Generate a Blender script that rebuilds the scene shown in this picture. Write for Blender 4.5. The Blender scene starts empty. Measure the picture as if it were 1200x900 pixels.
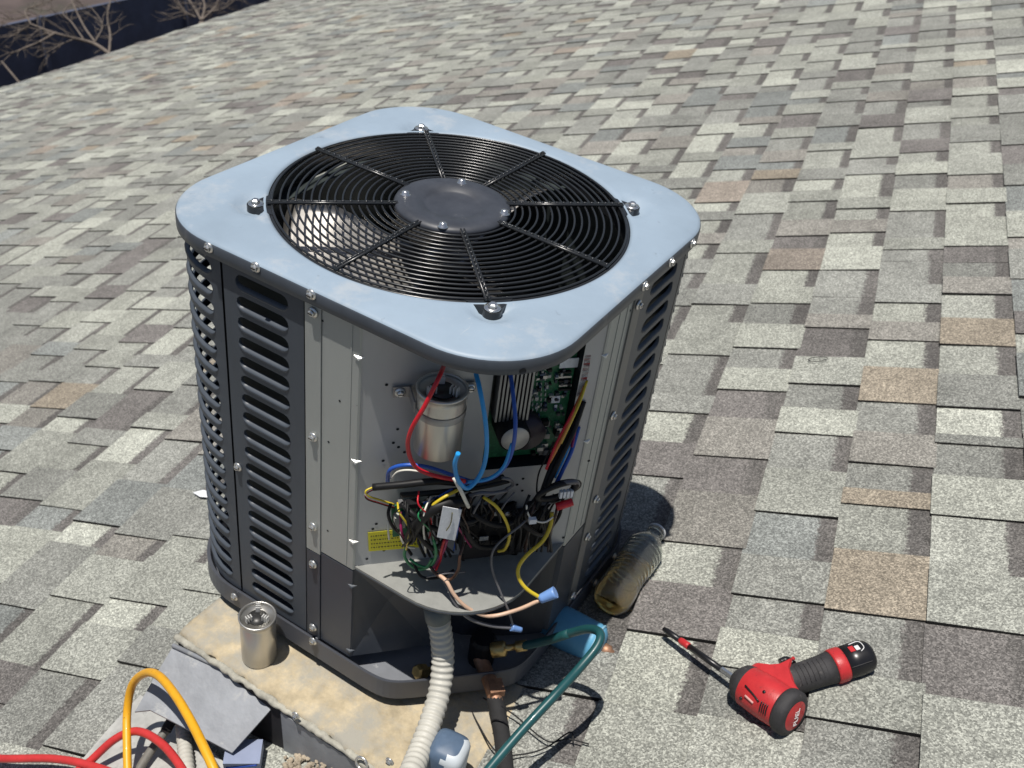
import bpy, math, random
import numpy as np
from mathutils import Vector, Matrix
random.seed(11)
PI = math.pi
# ------------------------------------------------------------------ camera, sky, sun, exposure
SC = bpy.context.scene
COL = SC.collection
S = 0.59                                   # metres per design unit (one unit = camera height above the unit's top)
CAMZ = 6.4
cw, ch, FPX = 600.0, 450.0, 1165.0


def _dir(u, v, s=1):
    q = np.array([u - cw, v - ch, FPX]); return s * q / np.linalg.norm(q)


az_ = -_dir(370, 2033); ay_ = _dir(1125, -290)
ay_ = ay_ - az_ * ay_.dot(az_); ay_ /= np.linalg.norm(ay_); ax_ = np.cross(ay_, az_)
MC = np.stack([ax_, ay_, az_])             # rows: world axes seen in camera space
cam = bpy.data.cameras.new('camera'); camo = bpy.data.objects.new('camera', cam); COL.objects.link(camo)
cam.sensor_width = 36; cam.lens = FPX / 1200 * 36; cam.clip_start = 0.02; cam.clip_end = 500
mw = Matrix.Identity(4)
for i in range(3):
    mw[i][0] = MC[i][0]; mw[i][1] = -MC[i][1]; mw[i][2] = -MC[i][2]
mw[2][3] = CAMZ
camo.matrix_world = mw
cam.dof.use_dof = True; cam.dof.focus_distance = 1.12; cam.dof.aperture_fstop = 11
SC.camera = camo
SUN = Vector((-.12, -.165, 1)).normalized()
w = bpy.data.worlds.new('World'); SC.world = w; w.use_nodes = True
nt = w.node_tree; bg = nt.nodes['Background']; sky = nt.nodes.new('ShaderNodeTexSky')
sky.sky_type = 'NISHITA'; sky.sun_disc = False
sky.sun_elevation = math.asin(SUN.z); sky.sun_rotation = math.atan2(SUN.x, SUN.y)
nt.links.new(sky.outputs[0], bg.inputs[0]); bg.inputs[1].default_value = 0.055
sl = bpy.data.lights.new('sun', 'SUN'); sl.energy = 4.9; sl.angle = math.radians(.5); sl.color = (1, .95, .88)
so = bpy.data.objects.new('sun', sl); COL.objects.link(so)
so.rotation_euler = SUN.to_track_quat('Z', 'Y').to_euler(); so.location = (-2, -2, 14)
SC.view_settings.view_transform = 'Standard'; SC.view_settings.look = 'None'
SC.view_settings.exposure = 0.0; SC.view_settings.gamma = 1

# ------------------------------------------------------------------ frames of reference
C0 = np.array([-.744, 1.879, -1.0])
AZ = math.radians(-10.8)
E1 = np.array([math.cos(AZ), math.sin(AZ), 0]); E2 = np.array([-math.sin(AZ), math.cos(AZ), 0]); E3 = np.array([0, 0, 1.])
ZT = 1.12                                  # height of the unit's top above the pad, in units
UO = (C0 + np.array([0, 0, -ZT])) * S + np.array([0, 0, CAMZ])      # unit origin in the world (on the pad)
KR = 2.017; SLP = math.tan(math.radians(19.2)); TH = math.atan(SLP)


def ray(u, v): return MC @ np.array([u - cw, v - ch, FPX])


def loc(P): q = P - C0; return np.array([q.dot(E1), q.dot(E2), q[2] + ZT])


OL = loc(np.zeros(3))
def lray(u, v): r = ray(u, v); return np.array([r.dot(E1), r.dot(E2), r[2]])
def onp(u, v, n, d): r = lray(u, v); n = np.array(n, float); return OL + r * ((d - n.dot(OL)) / n.dot(r))
A_ = .46; RC = .19
FA = np.array([.112, -.46]); FB = np.array([.46, -.088])
TD = (FB - FA) / np.linalg.norm(FB - FA); TN = np.array([TD[1], -TD[0]]); TL = float(np.linalg.norm(FB - FA))
TDIST = float(TN.dot(FA))
def LF(u, v, off=0): return onp(u, v, (0, -1, 0), A_ + off)
def RF(u, v, off=0): return onp(u, v, (1, 0, 0), A_ + off)
def DG(u, v, off=0): return onp(u, v, (TN[0], TN[1], 0), TDIST + off)
def HZ(u, v, z): return onp(u, v, (0, 0, 1), z)
def TZ(u, v, off=0):
    p = DG(u, v, off); return float((p[:2] - FA).dot(TD)), float(p[2])
def PT(t, z, off=0):
    q = FA + TD * t + TN * off; return np.array([q[0], q[1], z])
def L2W(p): return UO + S * (E1 * p[0] + E2 * p[1] + E3 * p[2])
# roof frame
UR = np.array([math.cos(TH), 0, math.sin(TH)]); VR = np.array([0, 1., 0]); NR = np.array([-math.sin(TH), 0, math.cos(TH)])
RO = np.array([0, 0, CAMZ - KR * S])
def RW(a, b, h=0): return RO + UR * a + VR * b + NR * h
def roof_px(u, v, h=0):
    r = ray(u, v); o = np.array([0, 0, CAMZ]); t = (NR.dot(RO) + h - NR.dot(o)) / NR.dot(r); return o + r * t
def roof_uv(u, v):
    P = roof_px(u, v) - RO; return float(P.dot(UR)), float(P.dot(VR))
def proj(P):
    q = MC.T @ (np.array(P) - np.array([0, 0, CAMZ]))
    return (cw + FPX * q[0] / q[2], ch + FPX * q[1] / q[2]) if q[2] > 0.05 else (-9999, -9999)


# ------------------------------------------------------------------ materials
MATS = {}
def mat(name, col, rough=.6, metal=0., nscale=30., namt=.12, bump=0., bscale=200., trans=0., coat=0., ior=1.45, rvar=.1, spots=None, spec=None, stretch=None):
    if name in MATS: return MATS[name]
    m = bpy.data.materials.new(name); m.use_nodes = True; MATS[name] = m
    n = m.node_tree.nodes; l = m.node_tree.links; b = n['Principled BSDF']
    tc = n.new('ShaderNodeTexCoord'); src = tc.outputs['Object']
    if stretch:
        mp = n.new('ShaderNodeMapping'); mp.inputs['Scale'].default_value = stretch; l.new(src, mp.inputs[0]); src = mp.outputs[0]
    no = n.new('ShaderNodeTexNoise'); no.inputs['Scale'].default_value = nscale; no.inputs['Detail'].default_value = 6; no.inputs['Roughness'].default_value = .65
    l.new(src, no.inputs['Vector'])
    mr = n.new('ShaderNodeMapRange'); mr.inputs[1].default_value = .3; mr.inputs[2].default_value = .7
    mr.inputs[3].default_value = 1 - namt; mr.inputs[4].default_value = 1 + namt; l.new(no.outputs[0], mr.inputs[0])
    mx = n.new('ShaderNodeMix'); mx.data_type = 'RGBA'; mx.blend_type = 'MULTIPLY'; mx.inputs[0].default_value = 1
    mx.inputs[6].default_value = (*col, 1); l.new(mr.outputs[0], mx.inputs[7]); out = mx.outputs[2]
    if spots:                                # (colour, scale, threshold, width)
        n2 = n.new('ShaderNodeTexNoise'); n2.inputs['Scale'].default_value = spots[1]; n2.inputs['Detail'].default_value = 8; n2.inputs['Roughness'].default_value = .7
        l.new(src, n2.inputs['Vector'])
        m2 = n.new('ShaderNodeMapRange'); m2.inputs[1].default_value = spots[2]; m2.inputs[2].default_value = spots[2] + spots[3]; m2.clamp = True
        l.new(n2.outputs[0], m2.inputs[0])
        x2 = n.new('ShaderNodeMix'); x2.data_type = 'RGBA'; l.new(m2.outputs[0], x2.inputs[0]); l.new(out, x2.inputs[6]); x2.inputs[7].default_value = (*spots[0], 1)
        out = x2.outputs[2]
    l.new(out, b.inputs['Base Color'])
    m3 = n.new('ShaderNodeMapRange'); m3.inputs[3].default_value = max(.03, rough - rvar); m3.inputs[4].default_value = min(1, rough + rvar); l.new(no.outputs[0], m3.inputs[0])
    l.new(m3.outputs[0], b.inputs['Roughness'])
    b.inputs['Metallic'].default_value = metal; b.inputs['Transmission Weight'].default_value = trans
    b.inputs['Coat Weight'].default_value = coat; b.inputs['IOR'].default_value = ior
    if spec is not None: b.inputs['Specular IOR Level'].default_value = spec
    if bump:
        n4 = n.new('ShaderNodeTexNoise'); n4.inputs['Scale'].default_value = bscale; n4.inputs['Detail'].default_value = 4; l.new(src, n4.inputs['Vector'])
        bp = n.new('ShaderNodeBump'); bp.inputs['Strength'].default_value = bump; bp.inputs['Distance'].default_value = .002; l.new(n4.outputs[0], bp.inputs['Height']); l.new(bp.outputs[0], b.inputs['Normal'])
    return m


def shingle_mat(name, col, band=(.125, .119, .114)):
    """ceramic granules; the UV map carries the place across the exposure (u), and the shim flag plus the tab's own tone (v)"""
    m = bpy.data.materials.new(name); m.use_nodes = True; MATS[name] = m
    n = m.node_tree.nodes; l = m.node_tree.links; b = n['Principled BSDF']
    def math_(op, a, c=None, d=None):
        x = n.new('ShaderNodeMath'); x.operation = op
        for i, q in enumerate((a, c, d)):
            if q is None: continue
            if isinstance(q, (int, float)): x.inputs[i].default_value = q
            else: l.new(q, x.inputs[i])
        return x.outputs[0]
    g = n.new('ShaderNodeNewGeometry'); uv = n.new('ShaderNodeUVMap'); sp = n.new('ShaderNodeSeparateXYZ'); l.new(uv.outputs[0], sp.inputs[0])
    def noise(sc, de, ro=.6):
        a = n.new('ShaderNodeTexNoise'); a.inputs['Scale'].default_value = sc; a.inputs['Detail'].default_value = de; a.inputs['Roughness'].default_value = ro
        l.new(g.outputs['Position'], a.inputs['Vector']); return a.outputs[0]
    vo = n.new('ShaderNodeTexVoronoi'); vo.inputs['Scale'].default_value = 450; l.new(g.outputs['Position'], vo.inputs['Vector'])
    sv = n.new('ShaderNodeSeparateColor'); l.new(vo.outputs['Color'], sv.inputs[0])
    fine = math_('ADD', math_('MULTIPLY', sv.outputs[0], .5), math_('MULTIPLY', noise(230, 2, .75), .5)); edge = noise(160, 3); big = noise(7, 5); blot = noise(34, 4)
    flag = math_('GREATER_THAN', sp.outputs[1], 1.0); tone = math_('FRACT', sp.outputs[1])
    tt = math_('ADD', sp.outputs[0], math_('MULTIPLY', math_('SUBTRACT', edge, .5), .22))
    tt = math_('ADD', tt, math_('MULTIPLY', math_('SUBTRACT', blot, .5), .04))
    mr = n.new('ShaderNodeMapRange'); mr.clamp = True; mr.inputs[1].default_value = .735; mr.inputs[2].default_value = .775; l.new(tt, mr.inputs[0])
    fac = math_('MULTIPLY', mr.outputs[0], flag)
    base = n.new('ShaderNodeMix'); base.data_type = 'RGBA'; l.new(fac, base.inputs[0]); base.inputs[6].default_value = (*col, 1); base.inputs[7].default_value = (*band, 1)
    r = n.new('ShaderNodeValToRGB'); e = r.color_ramp.elements
    e[0].position = .26; e[0].color = (.52, .52, .52, 1); e[1].position = .76; e[1].color = (1.68, 1.68, 1.66, 1)
    x = r.color_ramp.elements.new(.44); x.color = (.80, .80, .80, 1)
    x = r.color_ramp.elements.new(.60); x.color = (1.12, 1.12, 1.11, 1)
    l.new(fine, r.inputs[0])
    k = n.new('ShaderNodeMapRange'); k.inputs[1].default_value = .3; k.inputs[2].default_value = .7; k.inputs[3].default_value = .86; k.inputs[4].default_value = 1.14; l.new(big, k.inputs[0])
    k2 = n.new('ShaderNodeMapRange'); k2.inputs[1].default_value = .3; k2.inputs[2].default_value = .7; k2.inputs[3].default_value = .9; k2.inputs[4].default_value = 1.1; l.new(blot, k2.inputs[0])
    sc = math_('MULTIPLY', math_('MULTIPLY', k.outputs[0], k2.outputs[0]), math_('MULTIPLY_ADD', tone, .30, .85))
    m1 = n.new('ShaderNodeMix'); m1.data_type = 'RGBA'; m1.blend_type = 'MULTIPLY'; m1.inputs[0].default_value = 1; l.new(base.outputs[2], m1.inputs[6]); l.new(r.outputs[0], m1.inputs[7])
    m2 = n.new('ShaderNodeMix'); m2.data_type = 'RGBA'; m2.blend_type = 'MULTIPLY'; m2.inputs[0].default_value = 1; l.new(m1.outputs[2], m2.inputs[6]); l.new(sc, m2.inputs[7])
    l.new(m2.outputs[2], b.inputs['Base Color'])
    b.inputs['Roughness'].default_value = .92; b.inputs['Specular IOR Level'].default_value = .25
    bp = n.new('ShaderNodeBump'); bp.inputs['Strength'].default_value = .5; bp.inputs['Distance'].default_value = .0015
    l.new(fine, bp.inputs['Height']); l.new(bp.outputs[0], b.inputs['Normal'])
    return m


# ------------------------------------------------------------------ mesh builder
class MB:
    def __init__(s): s.v = []; s.f = []; s.m = []; s.sm = []; s.uv = []
    def add(s, vs, fs, mi=0, smooth=False):
        o = len(s.v); s.v += [tuple(float(c) for c in p) for p in vs]
        for f in fs: s.f.append(tuple(i + o for i in f)); s.m.append(mi); s.sm.append(smooth)
        return o
    def quad(s, a, b, c, d, mi=0): s.add([a, b, c, d], [(0, 1, 2, 3)], mi)
    def box(s, o, x, y, z, mi=0, bev=0):
        """box centred at o with half-extent vectors x, y, z (bevelled top edges with bev>0)"""
        o, x, y, z = [np.array(q, float) for q in (o, x, y, z)]
        if bev:
            lx, ly, lz = [max(np.linalg.norm(q), 1e-9) for q in (x, y, z)]
            bx, by, bz = min(bev / lx, .9), min(bev / ly, .9), min(bev / lz, .9)
            vs = []
            for zz, k in ((-1, 0), (-1 + bz, 1), (1 - bz, 1), (1, 0)):
                ex = 1 if k else 1 - bx; ey = 1 if k else 1 - by
                for sx, sy in ((-1, -1), (1, -1), (1, 1), (-1, 1)):
                    vs += [o + x * sx * (ex - (bx if sx * sy > 0 else 0) * 1) + y * sy * ey, o + x * sx * ex + y * sy * (ey - (by if sx * sy > 0 else 0))] if sx * sy > 0 else [o + x * sx * ex + y * sy * (ey - by), o + x * sx * (ex - bx) + y * sy * ey]
                for i in range(-8, 0): vs[i] = vs[i] + z * zz
            fs = [tuple(range(7, -1, -1)), tuple(range(24, 32))]
            for r in range(3):
                for i in range(8): fs.append((r * 8 + i, r * 8 + (i + 1) % 8, r * 8 + 8 + (i + 1) % 8, r * 8 + 8 + i))
            s.add(vs, fs, mi); return
        vs = [o + x * i + y * j + z * k for k in (-1, 1) for j in (-1, 1) for i in (-1, 1)]
        s.add(vs, [(0, 2, 3, 1), (4, 5, 7, 6), (0, 1, 5, 4), (2, 6, 7, 3), (0, 4, 6, 2), (1, 3, 7, 5)], mi)
    def prism(s, pts, d, mi=0, cap=True, mtop=None):
        """polygon pts extruded by vector d"""
        n = len(pts); d = np.array(d, float); P = [np.array(p, float) for p in pts]
        s.add(P + [p + d for p in P], [(i, (i + 1) % n, n + (i + 1) % n, n + i) for i in range(n)], mi)
        if cap:
            s.add(P, [tuple(range(n - 1, -1, -1))], mi); s.add([p + d for p in P], [tuple(range(n))], mi if mtop is None else mtop)
    def tube(s, pts, r, n=10, mi=0, sub=6, cap=True, rmod=None, spline=True):
        P = [np.array(p, float) for p in pts]
        if spline and len(P) > 2:
            Q = [2 * P[0] - P[1]] + P + [2 * P[-1] - P[-2]]; out = []
            for i in range(1, len(Q) - 2):
                for k in range(sub):
                    t = k / sub; a, b, c, d = Q[i - 1:i + 3]
                    out.append(.5 * (2 * b + (c - a) * t + (2 * a - 5 * b + 4 * c - d) * t * t + (3 * b - a - 3 * c + d) * t ** 3))
            out.append(P[-1]); P = out
        elif spline is True and len(P) == 2 and rmod:
            P = [P[0] + (P[1] - P[0]) * k / 40 for k in range(41)]
        T = [P[min(i + 1, len(P) - 1)] - P[max(i - 1, 0)] for i in range(len(P))]
        T = [t / max(np.linalg.norm(t), 1e-12) for t in T]
        a = np.cross(T[0], [0, 0, 1.]);
        if np.linalg.norm(a) < .1: a = np.cross(T[0], [1., 0, 0])
        a /= np.linalg.norm(a); vs = []; L = 0
        for i, p in enumerate(P):
            if i: L += np.linalg.norm(P[i] - P[i - 1])
            a = a - T[i] * a.dot(T[i]); a /= np.linalg.norm(a); b = np.cross(T[i], a)
            rr = (r(i / (len(P) - 1)) if callable(r) else r) * (rmod(L) if rmod else 1)
            for k in range(n): vs.append(p + rr * (a * math.cos(2 * PI * k / n) + b * math.sin(2 * PI * k / n)))
        fs = [(i * n + k, i * n + (k + 1) % n, (i + 1) * n + (k + 1) % n, (i + 1) * n + k) for i in range(len(P) - 1) for k in range(n)]
        o = s.add(vs, fs, mi, True)
        if cap:
            s.f.append(tuple(o + k for k in range(n - 1, -1, -1))); s.m.append(mi); s.sm.append(False)
            e = o + (len(P) - 1) * n; s.f.append(tuple(e + k for k in range(n))); s.m.append(mi); s.sm.append(False)
    def lathe(s, prof, o=(0, 0, 0), ax=(0, 0, 1), n=32, mi=0, smooth=True, sq=None, mis=None):
        """profile [(r, h)] round axis ax through o"""
        o = np.array(o, float); ax = np.array(ax, float); ax /= np.linalg.norm(ax)
        a = np.cross(ax, [0, 0, 1.]);
        if np.linalg.norm(a) < .1: a = np.cross(ax, [1., 0, 0])
        a /= np.linalg.norm(a); b = np.cross(ax, a); base = len(s.v)
        for r, h in prof:
            for k in range(n):
                t = 2 * PI * k / n; q = 1 if not sq else sq(t); s.v.append(tuple(o + ax * h + r * q * (a * math.cos(t) + b * math.sin(t))))
        for i in range(len(prof) - 1):
            for k in range(n):
                s.f.append((base + i * n + k, base + i * n + (k + 1) % n, base + (i + 1) * n + (k + 1) % n, base + (i + 1) * n + k))
                s.m.append(mis[i] if mis else mi); s.sm.append(smooth)
    def torus(s, c, R, r, ax=(0, 0, 1), n=72, k=6, mi=0):
        c = np.array(c, float); ax = np.array(ax, float); ax /= np.linalg.norm(ax)
        a = np.cross(ax, [1., 0, 0]);
        if np.linalg.norm(a) < .1: a = np.cross(ax, [0, 1., 0])
        a /= np.linalg.norm(a); b = np.cross(ax, a); vs = []
        for i in range(n):
            d = a * math.cos(2 * PI * i / n) + b * math.sin(2 * PI * i / n)
            for j in range(k):
                t = 2 * PI * j / k; vs.append(c + d * (R + r * math.cos(t)) + ax * r * math.sin(t))
        s.add(vs, [(i * k + j, i * k + (j + 1) % k, ((i + 1) % n) * k + (j + 1) % k, ((i + 1) % n) * k + j) for i in range(n) for j in range(k)], mi, True)
    def mesh(s, name, mats, xf=None):
        v = [tuple(xf(np.array(p))) for p in s.v] if xf else s.v
        me = bpy.data.meshes.new(name); me.from_pydata(v, [], s.f); me.update()
        for m in (mats if isinstance(mats, (list, tuple)) else [mats]): me.materials.append(m)
        me.polygons.foreach_set('material_index', s.m); me.polygons.foreach_set('use_smooth', s.sm)
        import bmesh
        bm = bmesh.new(); bm.from_mesh(me); bmesh.ops.remove_doubles(bm, verts=bm.verts, dist=1e-6); bmesh.ops.recalc_face_normals(bm, faces=bm.faces); bm.to_mesh(me); bm.free()
        return me
    def build(s, name, mats, parent=None, xf=None):
        me = s.mesh(name, mats, xf); o = bpy.data.objects.new(name, me); COL.objects.link(o)
        if parent is not None: o.parent = parent
        return o


def thing(name, label, cat, at, group=None, rotz=0):
    o = bpy.data.objects.new(name, None); COL.objects.link(o); o.location = at; o.rotation_euler = (0, 0, rotz); o.empty_display_size = .05
    o['label'] = label; o['category'] = cat
    if group: o['group'] = group
    return o
def tag(o, label, cat, group=None):
    o['label'] = label; o['category'] = cat
    if group: o['group'] = group
    return o
SX = lambda p: p * S                                        # unit-local parts: design units to metres
def WX(t):                                                  # world-space vertices under an unrotated Empty
    c = np.array(t.location); return lambda p: p - c
def LWX(t):                                                 # unit-local coordinates under an unrotated world Empty
    c = np.array(t.location); return lambda p: L2W(p) - c


# ------------------------------------------------------------------ ground, wall and shrubs beyond the eave
ground = MB(); ground.quad((-150, -80, 0), (80, -80, 0), (80, 200, 0), (-150, 200, 0))
gm = mat('dry_soil', (.085, .066, .062), .95, nscale=1.4, namt=.35, bump=.5, bscale=6, spots=((.06, .06, .045), .5, .5, .12))
g = ground.build('ground', gm); g['kind'] = 'structure'

# roof deck under the shingles
ev0 = roof_px(0, 103); ev1 = roof_px(318, 0)
ua, va = roof_uv(0, 103); ub, vb = roof_uv(318, 0)
eave = lambda v: ua + (ub - ua) * (v - va) / (vb - va)       # the eave is not quite parallel to the courses
dk = MB()
V0, V1, U1 = -1.2, 15.5, 2.3
cor = [(eave(V0), V0), (U1, V0), (U1, V1), (eave(V1), V1)]
dk.prism([RW(a, b, -.008) for a, b in cor], -NR * .12)
deck = dk.build('roof', mat('roof_underlay', (.03, .03, .032), .9)); deck['kind'] = 'structure'
dm = MB(); a0 = RW(eave(V0), V0, -.004); a1 = RW(eave(V1), V1, -.004)
dm.prism([a0, a0 + UR * .03, a0 + UR * .03 - np.array([0, 0, .03]), a0 - np.array([.004, 0, .06])], a1 - a0)
dm.build('drip_edge', mat('drip_edge_paint', (.5, .5, .47), .5), deck)
hw = MB(); wz = np.array([.45, 0, 0])
q0, q1 = np.array([eave(V0) * math.cos(TH) + .45, V0, 0]), np.array([eave(V1) * math.cos(TH) + .45, V1, 0])
zt = RO[2] + SLP * q0[0] - .15
hw.prism([q0, q0 + np.array([.15, 0, 0]), q0 + np.array([.15, 0, zt]), q0 + np.array([0, 0, zt])], q1 - q0)
o = hw.build('house_wall', mat('stucco', (.42, .38, .32), .9, nscale=4)); tag(o, 'stucco house wall below the low eave of the shingle roof', 'wall')

# ------------------------------------------------------------------ shingles
EXP = .144
PAL = {'p': (.35, .36, .32), 'l': (.29, .298, .268), 'm': (.235, .240, .222), 'w': (.240, .232, .212), 'd': (.165, .156, .150), 't': (.285, .25, .20), 'r': (.27, .238, .205), 'b': (.215, .228, .22)}
shm = {k: shingle_mat('granules_' + {'p': 'pale', 'l': 'light_grey', 'm': 'mid_grey', 'w': 'warm_grey', 'd': 'charcoal', 't': 'tan', 'r': 'rust', 'b': 'blue_grey'}[k], c) for k, c in PAL.items()}
asph = mat('asphalt_edge', (.018, .017, .016), .9)
keys = list(PAL); MLIST = [shm[k] for k in keys] + [asph]; MI = {k: i for i, k in enumerate(keys)}; EDGE = len(keys)


def course_v(uc, py):
    lo, hi = .2, 12.
    for _ in range(40):
        m = (lo + hi) / 2
        if proj(RW(uc, m))[1] > py: lo = m
        else: hi = m
    return lo
KNOWN = {   # course (right edge position): rows from far to near as (kind, colour, lower picture row)
    .506: (309, [('L', 'm', 327), ('R', 'w', 347), ('L', 'l', 375), ('R', 't', 407), ('L', 'l', 442), ('R', 'm', 481), ('L', 'p', 513), ('R', 'm', 524), ('L', 'm', 562), ('R', 'p', 610), ('L', 'l', 674), ('R', 'l', 740), ('L', 'd', 826), ('R', 'l', 930)]),
    .363: (307, [('L', 'm', 335), ('R', 'm', 357), ('L', 'p', 379), ('R', 'w', 401), ('L', 'p', 433), ('R', 't', 474), ('L', 'm', 510), ('R', 'w', 547), ('L', 'm', 577), ('R', 't', 596), ('L', 'l', 650), ('R', 't', 724), ('L', 'm', 795), ('R', 'l', 854), ('L', 'm', 930)]),
    .221: (318, [('L', 'm', 349), ('L', 'm', 370), ('R', 'w', 386), ('L', 'd', 421), ('R', 'l', 453), ('L', 'm', 481), ('R', 'p', 511), ('L', 'm', 553), ('R', 'l', 605), ('L', 'b', 657), ('R', 'm', 705), ('L', 'm', 745), ('R', 'p', 790), ('L', 'm', 850), ('R', 'l', 930)]),
    .075: (357, [('L', 'm', 382), ('R', 'p', 410), ('L', 'm', 434), ('R', 'p', 460), ('L', 'd', 492), ('R', 'w', 538), ('L', 'd', 580), ('R', 'w', 641), ('L', 'l', 688), ('R', 'd', 748), ('L', 'p', 833), ('R', 'l', 940)]),
}
tabs = []                                     # (u0, u1, v0, v1, kind, colour)
k0 = .363
kk = int(math.floor((U1 - k0) / EXP)); kmin = int(math.floor((-8.6 - k0) / EXP))
rnd = random.Random(5)
def pick(kind):
    return rnd.choices('plmwdtr' + 'b', [.13, .30, .32, .09, .06, .022, .010, .06] if kind == 'R' else [.17, .26, .32, .07, .07, .01, .005, .07])[0]
for k in range(kmin, kk + 1):
    u1 = k0 + EXP * k; u0 = u1 - EXP; known = None
    for key in KNOWN:
        if abs(key - u1) < .03: known = KNOWN[key]
    spans = []
    vmin, vmax = V0, V1
    um = (u0 + u1) / 2
    vmin = max(V0, .1 - .35 * max(0, -um) * 0 - .2); vmax = min(V1, 13.0 + .2 * um)
    if known:
        v = course_v(um, known[0]); top = v
        for kind, c, py in known[1]:
            v2 = course_v(um, py); spans.append((v2, v, kind, c)); v = v2
        lowv = v; rng = [(vmin, lowv), (top, vmax)]
    else: rng = [(vmin, vmax)]
    for a, b in rng:
        v = a + (rnd.random() * -.1 if a == vmin else 0); kind = rnd.choice('RL')
        while v < b:
            ln = rnd.choice([.07, .09, .11, .13, .155, .18]) * rnd.uniform(.9, 1.1)
            v2 = min(v + ln, b)
            if b - v2 < .04: v2 = b
            spans.append((v, v2, kind, pick(kind))); kind = 'L' if kind == 'R' else 'R'; v = v2
    for a, b, kind, c in spans:
        if u0 < eave((a + b) / 2) + .01: continue
        tabs.append((u0, u1, a, b, kind, c))


def tab_mesh(mb, t, dv=0, du=0):
    u0, u1, a, b, kind, c = t; q = random.Random(hash((round(u0, 3), round(a, 3))) & 0xffff)
    j = q.uniform(-.0008, .0012)
    if kind == 'R': hl, hh, base = .0072 + j, .0034 + j * .5, 0
    else: hl, hh, base = .0038 + j * .5, .0004, -.004
    g_ = .0006; a_ = a + g_; b_ = b - g_; u0_ = u0 - .004 + q.uniform(-.0015, .0015); sk = q.uniform(-.0025, .0025)
    ub_ = u1 - .036 + q.uniform(-.006, .006)
    H = lambda u: hl + (hh - hl) * (u - u0_) / (u1 - u0_)
    def P(u, v, h): return RW(u + du, v + dv + sk * (u - u0) / EXP, h)
    curl = q.uniform(0, .0025) if kind == 'R' and q.random() < .35 else 0
    top = [P(u0_, a_, H(u0_) + curl), P(u1, a_, H(u1)), P(u1, b_, H(u1)), P(u0_, b_, H(u0_) + curl * .3)]
    bot = [P(u0_, a_, -.004), P(u1, a_, -.004), P(u1, b_, -.004), P(u0_, b_, -.004)]
    mb.add(top + bot, [(0, 1, 2, 3)], MI[c]); mb.add(top + bot, [(4, 5, 1, 0), (2, 6, 7, 3), (7, 4, 0, 3)], EDGE)
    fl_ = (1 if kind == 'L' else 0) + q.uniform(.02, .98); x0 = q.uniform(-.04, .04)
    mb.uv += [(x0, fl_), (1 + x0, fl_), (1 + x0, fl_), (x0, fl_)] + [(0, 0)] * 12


def area_px(t):
    u0, u1, a, b, kind, c = t; P = [proj(RW(u, v)) for u, v in ((u0, a), (u1, a), (u1, b), (u0, b))]
    cx = sum(p[0] for p in P) / 4; cy = sum(p[1] for p in P) / 4
    if not (-40 < cx < 1240 and -30 < cy < 940): return 0
    if 262 < cx < 690 and 200 < cy < 760: return 0           # behind the unit
    if 330 < cx < 560 and cy > 700: return 0
    return abs(sum(P[i][0] * P[(i + 1) % 4][1] - P[(i + 1) % 4][0] * P[i][1] for i in range(4))) / 2
ar = sorted(((area_px(t), i) for i, t in enumerate(tabs)), reverse=True)
single = {i for s_, i in ar[:290]}
rest = MB()
def tab_me(name, mb, c0):
    me = bpy.data.meshes.new(name); me.from_pydata([tuple(np.array(p) - c0) for p in mb.v], [], mb.f); me.update()
    used = sorted(set(mb.m)) if name == 'shingle' else list(range(len(MLIST)))
    for i in used: me.materials.append(MLIST[i])
    me.polygons.foreach_set('material_index', [used.index(i) for i in mb.m])
    ul = me.uv_layers.new(name='tab'); ul.data.foreach_set('uv', [c for p in mb.uv for c in p]); return me
for i, t in enumerate(tabs):
    if i in single:
        mb = MB(); tab_mesh(mb, t)
        c0 = RW(t[0], t[2]); me = tab_me('shingle', mb, c0); o = bpy.data.objects.new('shingle', me); COL.objects.link(o); o.parent = deck; o.location = c0
    else: tab_mesh(rest, t)
me = tab_me('shingle_field', rest, np.zeros(3))
o = bpy.data.objects.new('shingle_field', me); COL.objects.link(o); o.parent = deck; o['kind'] = 'stuff'

# ------------------------------------------------------------------ yard wall beyond the eave
fx = lambda v: eave(v) * math.cos(TH) - 2.6
fw = MB(); p0 = np.array([fx(0) - .9, -4, 0.]); p1 = np.array([fx(16) - .3, 24, 0.])
H_ = 2.0
fw.prism([p0, p0 + np.array([.03, 0, 0]), p0 + np.array([.03, 0, H_]), p0 + np.array([0, 0, H_])], p1 - p0)
fm = mat('dark_fence_paint', (.075, .088, .135), .7, nscale=3, namt=.3)
fence = fw.build('fence_panel', fm)
ft = thing('yard_fence', 'dark navy yard fence standing beyond the roof eave', 'fence', (float(p0[0]), float(p0[1]), 0))
fence.parent = ft; fence.location = (-float(p0[0]), -float(p0[1]), 0)
dv_ = (p1 - p0)
for i in range(13):
    q = p0 + dv_ * (i / 12); pb = MB(); pb.box(q + np.array([.062, 0, H_ / 2 + .02]), (.03, 0, 0), (0, .035, 0), (0, 0, H_ / 2 + .02))
    pb.build('post', fm, ft, WX(ft))
rb = MB(); rb.prism([p0 + np.array([-.01, 0, H_ + .002]), p0 + np.array([.04, 0, H_ + .002]), p0 + np.array([.04, 0, H_ + .012]), p0 + np.array([-.01, 0, H_ + .012])], dv_)
rb.build('top_rail', fm, ft, WX(ft))

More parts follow.
